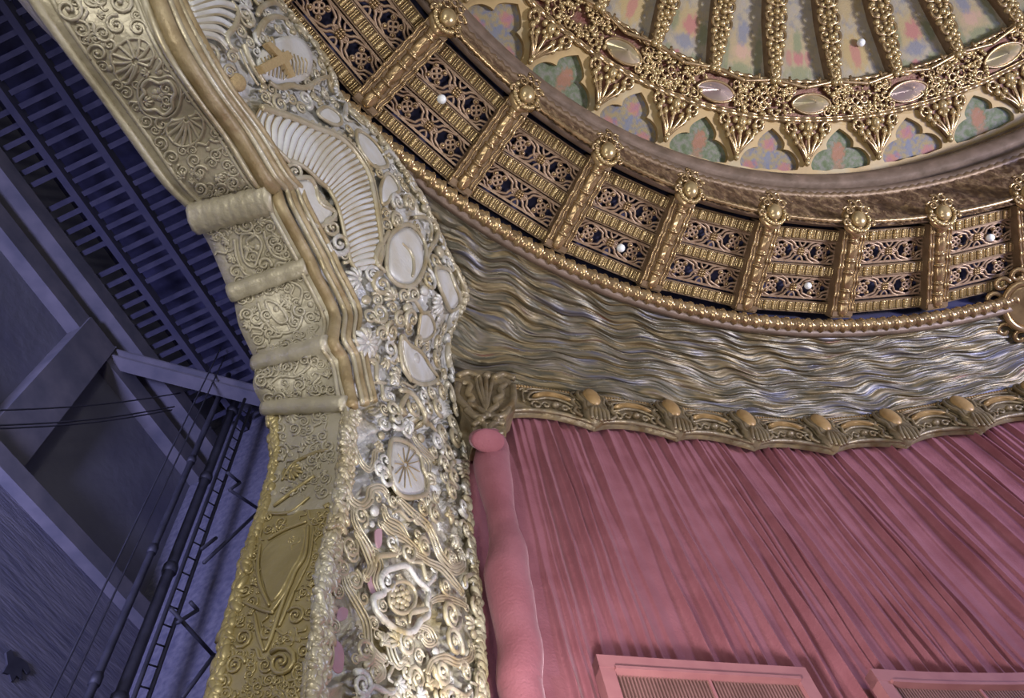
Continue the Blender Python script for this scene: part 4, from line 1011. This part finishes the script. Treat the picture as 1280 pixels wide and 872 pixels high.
cartouche(c4([(605, 380), (670, 385), (705, 470), (735, 560), (690, 610), (655, 550), (615, 450)]), 'shield_cartouche', 2.8)
stroke(GO, BF, c4([(720, 370), (760, 460), (790, 540), (770, 600)]), 2.6, .7)
boss(GO, BF, 549, 315, 9); spiral(GO, BF, 590, 385, 8, 0, 1); spiral(GO, BF, 496, 276, 12, 1, 1); spiral(GO, BF, 521, 285, 8, 3, -1)
cartouche(c4([(515, 645), (560, 655), (585, 740), (540, 790), (498, 780), (502, 700)]), 'pear_cartouche', 2.6)
fan(WH, BF, 548, 377, 19, .9, 2.6, 8); fan(WH, BF, 447, 350, 20, 2.2, 2.6, 6); fan(WH, BF, 455, 428, 24, .6, 5.6, 11, .16)
boss(GO, BF, 455, 428, 8)
for u, v, R in ((499, 400, 11), (478, 404, 8), (510, 410, 8), (490, 385, 8), (470, 375, 9), (505, 370, 9), (430, 320, 9), (436, 382, 9), (430, 400, 7)): spiral(GO, BF, u, v, R, RS.uniform(0, 6), RS.choice([-1, 1]))
c5 = lambda P: X_(P, 400, 400, 4.845)
cartouche(c5([(500, 110), (540, 160), (600, 200), (650, 280), (690, 350), (620, 380), (550, 350), (520, 270), (500, 190)]), 'leaf_cartouche', 3)
boss(WH, BF, 519, 448, 8, 1, 1.2)
stroke(GO, BF, c5([(470, 430), (540, 450), (600, 530), (640, 620), (690, 680)]), 4.2, .8, .3)
stroke(GO, BF, c5([(760, 140), (755, 220), (770, 290)]), 4, .8); stroke(GO, BF, c5([(480, 90), (470, 180), (490, 290), (540, 370)]), 3.6, .8)
c6 = lambda P: X_(P, 400, 540, 4.845)
o = cartouche(c6([(440, 65), (520, 85), (585, 150), (605, 230), (630, 290), (615, 365), (540, 385), (480, 370), (435, 300), (420, 200), (425, 130)]), 'oval_cartouche', 3.6)
RY = MB()
for a in np.linspace(.2, 2 * PI + .2, 13)[:-1]: stroke(RY, BF, c6([(505 + 12 * math.cos(a), 205 + 14 * math.sin(a)), (510 + 45 * math.cos(a), 212 + 70 * math.sin(a)), (515 + 75 * math.cos(a), 220 + 125 * math.sin(a))]), .8, 4.2)
world_part(RY, 'ray_line', M['giltedge'], o)
S = [(c6([(200, 80), (240, 180), (290, 230), (320, 190), (330, 120), (370, 110)]), 3.4), (c6([(160, 340), (180, 410), (240, 450), (290, 410), (300, 350), (360, 340), (395, 375)]), 4.6), (c6([(470, 410), (560, 500), (640, 570), (690, 650)]), 4.5), (c6([(640, 560), (680, 650), (720, 750), (790, 820), (850, 800), (850, 740)]), 4.6), (c6([(190, 460), (200, 540), (240, 620), (290, 700), (310, 780), (280, 860)]), 4), (c6([(540, 90), (610, 140), (650, 200), (640, 280), (640, 370)]), 3.2),
     (c6([(370, 560), (420, 610), (500, 650), (580, 720)]), 4.4), (c6([(380, 470), (400, 530), (470, 570), (520, 640)]), 4.2), (c6([(560, 30), (600, 90), (680, 160)]), 3)]
c7 = lambda P: X_(P, 390, 680, 4.843)
S += [(c7([(180, 180), (200, 260), (260, 360), (320, 480), (340, 620), (430, 710)]), 4.6), (c7([(320, 200), (350, 130), (310, 20), (270, -60)]), 4.6), (c7([(380, 60), (400, 130), (380, 220), (400, 290)]), 4.4), (c7([(640, 500), (700, 520), (730, 590), (690, 605), (660, 570)]), 3.8), (c7([(390, 540), (450, 590), (480, 680), (520, 740), (560, 690)]), 4.6), (c7([(690, 790), (720, 715), (800, 690), (870, 720), (950, 690), (960, 620)]), 4.4), (c7([(260, 700), (320, 690), (400, 740), (410, 800), (370, 830)]), 4.6), (c7([(620, 60), (700, 110), (780, 150), (850, 230), (900, 290)]), 4), (c7([(700, 360), (760, 330), (850, 340), (930, 380)]), 3.6), (c7([(740, 20), (800, 110), (860, 170), (905, 130), (890, 70)]), 4), (c7([(430, 460), (520, 545), (600, 540)]), 3.6), (c7([(90, 560), (95, 680), (70, 800)]), 5)]
for px, r in S:
    sm = MB(); strap(sm, BF, px, r * .95); world_part(sm, 'scroll', M['gilt'] if px[0][1] < 700 else M['gilt'], arch)
stroke(WH, BF, c7([(480, 150), (560, 140), (620, 220), (690, 290), (680, 360), (690, 430), (640, 470), (600, 530), (520, 535), (430, 470), (370, 400), (360, 330), (420, 300), (400, 220), (430, 170)]), 4.6, .7, closed=True)
RO = MB(); cc_ = c7([(535, 325)])[0]
stroke(RO, BF, [(cc_[0] + 17 * math.cos(a), cc_[1] + 20 * math.sin(a)) for a in np.linspace(0, 2 * PI, 13)[:-1]], 3, .8, closed=True)
for q in range(9):
    a = q * 2 * PI / 9; boss(RO, BF, cc_[0] + 10 * math.cos(a), cc_[1] + 12 * math.sin(a), 4.4)
for q in range(5): a = q * 2 * PI / 5; boss(RO, BF, cc_[0] + 4.5 * math.cos(a), cc_[1] + 5 * math.sin(a), 4, hgt=1.2)
world_part(RO, 'rosette', M['gilt'], arch)
for u, v, R in [(q[0], q[1], r) for q, r in zip(c7([(250, 215), (830, 430), (850, 600), (920, 770), (150, 290), (380, 770), (830, 90), (690, 560), (420, 370), (800, 260), (150, 100), (640, 680), (330, 800), (130, 500), (240, 60)]), (13, 20, 19, 13, 10, 12, 13, 9, 10, 12, 10, 10, 8, 9, 12))]: spiral(GO, BF, u, v, R, RS.uniform(0, 6), RS.choice([-1, 1]), 1.7, .2)
for u, v, R in [(q[0], q[1], r) for q, r in zip(c6([(435, 420), (580, 520), (800, 770), (240, 510), (790, 360), (750, 200), (700, 400), (170, 690), (130, 820)]), (10, 10, 12, 13, 14, 13, 8, 14, 12))]: spiral(GO, BF, u, v, R, RS.uniform(0, 6), RS.choice([-1, 1]), 1.6, .22)
for px in (c7([(150, 405), (180, 380), (215, 400), (205, 450), (155, 465)]), c7([(130, 600), (160, 590), (190, 650), (185, 760), (150, 780), (120, 730)]), c7([(330, 200), (360, 200), (385, 280), (360, 300)]), c6([(270, 680), (310, 700), (340, 790), (320, 860), (300, 800)]), c6([(330, 600), (370, 590), (370, 680), (345, 700)])):
    RP = MB(); plate(RP, BF, px, 1, .05); world_part(RP, 'rose_ground_patch', M['rose'], arch)['label'] = 'bare rose coloured ground showing between the scrolls'
for u, v, R in ((402, 727, 9), (396, 762, 7), (393, 785, 8), (391, 820, 8)): boss(SG, BF, u, v, R, hgt=.5)
# random small scrolls, leaves and buds between the authored pieces
def fill(bv, mbs, i0, i1, fn, n, rmin, rmax, seed, vlo=.14, vhi=.97):
    g = np.random.RandomState(seed)
    for _ in range(n):
        i = g.randint(i0, i1); v = g.uniform(vlo, vhi); h = fn(i, v) - EYE; c = FWD.dot(h)
        u_, v_ = CX + F * RT.dot(h) / c, CY + F * DN.dot(h) / c
        if not (-30 < u_ < 1300 and -60 < v_ < 940): continue
        ok = 0 <= u_ < 1330 and 0 <= v_ < 950
        if ok and OCC[int(v_ / 4), int(u_ / 4)]: continue
        R = g.uniform(rmin, rmax); k = g.rand(); mb = mbs[g.randint(len(mbs))]
        if k < .5: spiral(mb, bv, u_, v_, R, g.uniform(0, 6), g.choice([-1, 1]), g.uniform(1.1, 1.7), g.uniform(.2, .28), mark=False)
        elif k < .72: fan(mb, bv, u_, v_, R * 1.2, g.uniform(0, 6), 2.0, 5, .14, mark=False)
        elif k < .86:
            a = g.uniform(0, 6); R2 = R * 1.3
            stroke(mb, bv, [(u_ + R2 * (t * math.cos(a) - .35 * math.sin(t * 3.1) * math.sin(a)), v_ + R2 * (t * math.sin(a) + .35 * math.sin(t * 3.1) * math.cos(a))) for t in (-1, -.5, 0, .5, 1)], R * .26, .7, .6, mark=False, sub=4)
        else: boss(mb, bv, u_, v_, R * .5, mark=False)
        if ok: occ(u_, v_, R * .62)
fill(BF, [GO, WH], 0, 8 * NSUB, face_pt, 900, 8, 13, 9, .25)
fill(BF, [GO, WH], 0, 8 * NSUB, face_pt, 1200, 6, 9, 1, .25)
fill(BF, [GO, GO, WH], 8 * NSUB, NA - 2, face_pt, 1500, 11, 16, 4)
fill(BF, [GO, GO, WH], 8 * NSUB, NA - 2, face_pt, 2600, 8, 12, 2)
fill(BF, [GO, GO, WH], 8 * NSUB, NA - 2, face_pt, 3500, 5, 8, 3)
world_part(GO, 'gilt_scrollwork', M['gilt'], arch)['kind'] = 'stuff'; world_part(WH, 'silver_scrollwork', M['silver'], arch)['kind'] = 'stuff'; world_part(SG, 'stippled_disc', M['sandgold'], arch)
# soffit ornament
OCC[:] = False
US, LS, PS = MB(), MB(), MB()
mb = MB(); mb.tube([soff_pt(i, .17, .0) for i in range(0, I1)], .02, 6); mb.tube([soff_pt(i, .02, .0) for i in range(0, I1)], .035, 6); mb.tube([soff_pt(i, .93, .0) for i in range(0, I1)], .03, 6); mb.tube([soff_pt(i, .86, .0) for i in range(0, I1)], .018, 6)
for i in range(0, I1):
    for v in (.05, .1, .9, .95):
        h = soff_pt(i, v) - EYE; c = FWD.dot(h); occ(CX + F * RT.dot(h) / c, CY + F * DN.dot(h) / c, 4)
world_part(mb, 'edge_moulding', M['soffit'], arch)
cs = lambda P: X_(P, 30, 0, 4.845)
def shell(mb, px, c, k=11):
    for q in range(k):
        u, v = pick(px, q / (k - 1)); stroke(mb, BS, [(c[0] * .85 + u * .15, c[1] * .85 + v * .15), ((c[0] + u) / 2 + 1, (c[1] + v) / 2 + 1), (u, v)], 1.9, .5, mark=True); boss(mb, BS, u, v, 3)
    stroke(mb, BS, px[::3] + [px[-1]], 1.6, .8)
shell(US, cat2(cs([(760, 400), (790, 330), (740, 250), (650, 235), (580, 270), (530, 330), (545, 400), (570, 470), (630, 500), (680, 430)])), cs([(680, 370)])[0], 12)
shell(US, cat2([(246, 140), (254, 150), (252, 168), (240, 180), (226, 182), (214, 174), (208, 160), (216, 150)]), (234, 146), 10)
stroke(US, BS, cs([(760, 480), (720, 520), (735, 560), (710, 600), (740, 660), (800, 660), (850, 690), (900, 650), (900, 600), (918, 550), (880, 490), (820, 500)]), 2.2, .8, closed=True)
stroke(US, BS, cs([(740, 465), (695, 520), (700, 620), (740, 690), (850, 715), (930, 660), (950, 540), (890, 460), (820, 470)]), 1.4, .8, closed=True)
for a in np.linspace(0, 2 * PI, 6)[:-1]: boss(US, BS, 198 + 5 * math.cos(a), 118 + 5 * math.sin(a), 3.4)
for (x, y), R in zip(cs([(560, 150), (480, 200), (690, 170), (450, 320), (480, 400), (620, 560), (870, 400), (270, 60), (580, 20), (350, 180), (740, 730), (1000, 590)]), (10, 9, 9, 10, 6, 7, 7, 14, 15, 9, 8, 7)): spiral(US, BS, x, y, R, RS.uniform(0, 6), RS.choice([-1, 1]), 1.4, .18)
for x, y, R in ((215, 196, 9), (243, 200, 8), (284, 190, 8), (270, 166, 10), (200, 178, 8), (265, 203, 7), (228, 212, 7), (292, 212, 8)): spiral(US, BS, x, y, R, RS.uniform(0, 6), RS.choice([-1, 1]), 1.4, .18)
fill(BS, [US], 0, I1 - 3, soff_pt, 500, 4.5, 8, 5, .24, .82)
world_part(US, 'soffit_relief', M['soffit'], arch)['kind'] = 'stuff'
# rolls crossing the soffit at each scallop
RL = MB()
for i, r in ((6 * NSUB + 3, .15), (9 * NSUB + 2, .075), (13 * NSUB, .075), (16 * NSUB - 2, .07)):
    pts = [soff_pt(i, v, .02) for v in np.linspace(0, 1.0, 25)]
    RL = MB(); RL.tube(pts, [r * (1 + (.05 * math.sin(q * 2.4) if r > .12 else .05 * math.sin(q))) for q in range(25)], 10, flat=SN[i], flatk=.8); world_part(RL, 'roll_moulding', M['soffit'], arch)
c5b = lambda P: X_(P, 240, 230, 2.906)
for px, cl in ((c5b([(180, 190), (225, 180), (255, 215), (245, 255), (225, 300), (190, 275)]), True), (c5b([(262, 170), (275, 220), (300, 260), (345, 275)]), False), (c5b([(155, 200), (165, 270), (200, 330), (270, 330)]), False), (c5b([(270, 425), (315, 440), (345, 490), (320, 505), (285, 470)]), True), (c5b([(240, 430), (260, 490), (310, 540), (380, 530), (400, 480)]), False), (c5b([(350, 350), (400, 380), (390, 440)]), False), (c5b([(270, 740), (320, 700), (380, 700), (430, 660)]), False), (c5b([(330, 830), (400, 790), (470, 780)]), False)):
    stroke(LS, BS, px, 2.0, .6, closed=cl)
fill(BS, [LS], I1 + 6, I2 - 2, soff_pt, 900, 5, 9, 6, .10, .88)
world_part(LS, 'soffit_relief', M['soffit'], arch)['kind'] = 'stuff'
cp = lambda P: X_(P, 250, 560, 2.905)
a = MB(); plate(a, BS, cp([(232, 372), (285, 325), (385, 290), (372, 385), (340, 440), (305, 510), (262, 560), (235, 500), (222, 430)]), 2.2, .06, 3); world_part(a, 'plain_panel', M['soffitgold'], arch)
for px, r in ((cp([(395, 285), (385, 390), (350, 450), (325, 510), (285, 570), (262, 600)]), 3), (cp([(415, 290), (400, 400), (370, 470), (340, 530)]), 2), (cp([(222, 350), (213, 430), (222, 500), (255, 575)]), 2.6), (cp([(250, 335), (310, 300), (390, 270)]), 2.6), (cp([(330, 500), (295, 590), (262, 690), (240, 740)]), 3), (cp([(345, 520), (320, 580), (290, 650)]), 2.6), (cp([(270, 215), (330, 170), (420, 105)]), 3.4), (cp([(260, 240), (330, 235), (400, 180)]), 2.6), (cp([(300, 120), (340, 60), (420, 20), (470, 10)]), 2.6), (cp([(200, 600), (215, 680), (235, 740)]), 2.6), (cp([(160, 560), (230, 590), (270, 600)]), 2.6)): stroke(PS, BS, px, r, .7, .3)
a = MB(); plate(a, BS, cp([(310, 215), (345, 180), (385, 175), (360, 225), (320, 245)]), 2, .1); world_part(a, 'small_panel', M['soffit'], arch)
for (x, y), R in zip(cp([(300, 780), (160, 690), (350, 610), (130, 790), (240, 790), (190, 560), (380, 740), (400, 600), (330, 90), (250, 295)]), (17, 11, 11, 11, 9, 8, 10, 8, 10, 7)): spiral(PS, BS, x, y, R, RS.uniform(0, 6), RS.choice([-1, 1]), 1.6, .2)
fan(PS, BS, 365, 590, 15, 1, 2.6, 7)
fill(BS, [PS], I2, NA - 2, soff_pt, 900, 4.5, 8.5, 7, .10, .90)
world_part(PS, 'pier_relief', M['soffitgold'], arch)['kind'] = 'stuff'
# ------------------------------------------------------------------ stage house beyond the arch
def pbox(name, s0, s1, h0, h1, o0, o1, m_, smooth=False):
    mb = MB(); vs = [plane_pt(s, h, o) for s in (s0, s1) for h in (h0, h1) for o in (o0, o1)]
    mb.add(vs, [(0, 1, 3, 2), (4, 6, 7, 5), (0, 4, 5, 1), (2, 3, 7, 6), (0, 2, 6, 4), (1, 5, 7, 3)]); return mb.build(name, m_, smooth=smooth)
def sh(u, v, off): q = on_plane(u, v, off); return (q - PJ).dot(PD), q.z - EYE.z
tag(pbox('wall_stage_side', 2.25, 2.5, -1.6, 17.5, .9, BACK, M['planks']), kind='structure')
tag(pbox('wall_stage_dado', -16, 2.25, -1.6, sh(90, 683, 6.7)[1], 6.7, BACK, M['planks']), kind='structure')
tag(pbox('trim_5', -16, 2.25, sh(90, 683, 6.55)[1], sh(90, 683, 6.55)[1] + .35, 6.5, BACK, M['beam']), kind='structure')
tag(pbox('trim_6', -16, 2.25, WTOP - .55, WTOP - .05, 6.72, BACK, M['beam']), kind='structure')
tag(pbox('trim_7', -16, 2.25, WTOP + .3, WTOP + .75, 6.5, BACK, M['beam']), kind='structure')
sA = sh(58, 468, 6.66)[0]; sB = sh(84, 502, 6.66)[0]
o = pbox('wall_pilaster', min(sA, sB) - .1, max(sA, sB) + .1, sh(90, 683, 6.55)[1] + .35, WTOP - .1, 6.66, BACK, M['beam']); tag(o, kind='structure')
tag(pbox('ceiling_stage', -16, 2.5, 17.4, 17.6, .7, 8, M['navy']), kind='structure')
GH = 15.6
g = empty('gridiron', plane_pt(-3, GH, 4)); tag(g, 'wide slatted timber gridiron high above the dark stage', 'gridiron')
o_ = 1.0; ch = 0
while o_ < 7.2:
    a = pbox('channel_beam', -15, 2.2, GH - .12, GH + .16, o_ - .07, o_ + .07, M['gridbeam'] if ch != 3 else M['rust']); a.parent = g; a.matrix_parent_inverse = Matrix.Translation(-g.location); o_ += .98; ch += 1
mb = MB(); gr = np.random.RandomState(3); s_ = -14.5
while s_ < 2.1:
    for r in range(6):
        if gr.rand() < .12: continue
        o0 = 1.0 + r * .98 + .1; j = gr.uniform(-.02, .02); wv = .05
        vs = [plane_pt(s_ + j + a, GH + b, o) for a in (-wv, wv) for b in (0, .06) for o in (o0, o0 + .78)]
        mb.add(vs, [(0, 1, 3, 2), (4, 6, 7, 5), (0, 4, 5, 1), (2, 3, 7, 6), (0, 2, 6, 4), (1, 5, 7, 3)])
    s_ += .26
world_part(mb, 'slat', M['slat'], g, smooth=False)
def bar(name, a, b, w_, h_, m_):
    d = b - a; L_ = d.length; d.normalize(); sd = d.cross(Vector((0, 0, 1))).normalized(); upv = sd.cross(d)
    o = empty(name, a); mb = MB()
    for z, hh, ww in ((-h_ / 2, .05, w_), (h_ / 2, .05, w_), (0, h_, w_ * .3)):
        vs = [p + sd * x * ww / 2 + upv * (z + y * hh / 2) for p in (a, b) for x in (-1, 1) for y in (-1, 1)]
        mb.add(vs, [(0, 1, 3, 2), (4, 6, 7, 5), (0, 4, 5, 1), (2, 3, 7, 6), (0, 2, 6, 4), (1, 5, 7, 3)])
    world_part(mb, 'girder', m_, o, smooth=False)
    for t in (.02, .98):
        mb = MB(); c = a.lerp(b, t); mb.box((0, 0, 0), (w_ * 1.3, .06, h_ * 1.25), Matrix((sd, d, upv)).transposed().to_4x4() @ Matrix()); mb.v = [tuple(Vector(v) + c) for v in mb.v]; world_part(mb, 'end_plate', m_, o, smooth=False)
    return o
tag(bar('roof_girder', at_h(134, 446, 1.45), at_h(352, 502, 1.42), .30, .25, M['beam']), 'grey steel girder running from the stage wall corner towards the arch', 'girder')
def vpipe(name, u, v, off, r, top, label, cat, grp=None):
    s, _ = sh(u, v, off); o = empty(name, plane_pt(s, -1.6, off)); mb = MB()
    mb.tube([plane_pt(s, h, off) for h in np.linspace(-1.6, top, 12)], r, 8); world_part(mb, 'tube' if r > .03 else 'wire', M['steel'], o)
    if r > .03:
        mb = MB()
        for h in np.arange(0, top, 2.4): mb.tube([plane_pt(s, h, off), plane_pt(s, h + .16, off)], r * 1.35, 8)
        world_part(mb, 'collar', M['steel'], o)
    tag(o, label, cat, grp)
vpipe('rigging_pipe', 185, 700, 5.4, .055, 15.4, 'dark vertical rigging pipe, left one of the pair on the stage wall', 'pipe', 'rigging pipes in the stage house')
vpipe('rigging_pipe', 215, 705, 5.4, .085, 15.4, 'thick dark vertical rigging pipe beside the ladder', 'pipe', 'rigging pipes in the stage house')
vpipe('hanging_cable', 160, 672, 5.2, .014, 15.4, 'thin black cable hanging left of the rigging pipes, outer one', 'cable', 'cables hanging in the stage house')
vpipe('hanging_cable', 168, 688, 5.2, .014, 15.4, 'thin black cable hanging left of the rigging pipes, inner one', 'cable', 'cables hanging in the stage house')
for i, (a, b, lab) in enumerate((((-20, 513), (225, 491), 'upper thin cable strung across the stage wall in front of the pilaster'), ((-20, 532), (218, 508), 'middle thin cable strung across the stage wall in front of the pilaster'), ((-20, 536), (215, 512), 'lowest thin cable strung across the stage wall in front of the pilaster'))):
    p0_, p1_ = on_plane(*a, 6.0), on_plane(*b, 6.0); mb = MB(); mb.tube([p0_.lerp(p1_, t) + Vector((0, 0, -.15 * math.sin(PI * t))) for t in np.linspace(0, 1, 16)], .014, 5)
    tag(mb.build('strung_cable', M['steel']), lab, 'cable', 'cables strung across the stage wall')
sl0 = sh(231, 700, 4.6)[0]; sl1 = sh(246, 700, 4.6)[0]
lad = empty('cage_ladder', plane_pt(sl0, -1.6, 4.6)); tag(lad, 'dark steel ladder with triangular brackets rising beside the thick rigging pipe', 'ladder')
for s in (sl0, sl1):
    mb = MB(); mb.tube([plane_pt(s, -1.6, 4.6), plane_pt(s, 13.6, 4.6)], .03, 6); world_part(mb, 'rail', M['steel'], lad)
for h in np.arange(2.0, 13.5, .32):
    mb = MB(); mb.tube([plane_pt(sl0, h, 4.6), plane_pt(sl1, h + .1, 4.6)], .012, 5); world_part(mb, 'rung', M['steel'], lad)
for a, b in (((322, 640), (255, 703)), ((322, 635), (287, 612)), ((213, 760), (268, 820)), ((268, 818), (228, 872)), ((287, 612), (300, 603)), ((300, 603), (284, 590)), ((252, 686), (270, 672)), ((238, 752), (247, 762)), ((247, 762), (222, 778))):
    mb = MB(); mb.tube([on_plane(*a, 4.5), on_plane(*b, 4.5)], .030, 6); world_part(mb, 'bracket', M['steel'], lad)

st = [(8, 815), (14, 811), (18, 820), (26, 822), (34, 828), (38, 838), (34, 842), (28, 834), (27, 848), (21, 844), (15, 851), (12, 842), (4, 840), (10, 830)]
mb = MB(); pf = [on_plane(u, v, 6.67) for u, v in st]; pb = [on_plane(u, v, 6.67) - PN * .05 for u, v in st]
mb.grid([pb, pf], False, True); mb.add(pf, tessellate_polygon([[Vector((u, v, 0)) for u, v in st]]))
tag(mb.build('flaked_patch', M['steel'], smooth=False), 'ragged dark flaked patch on the stage wall at the lower left corner', 'patch')
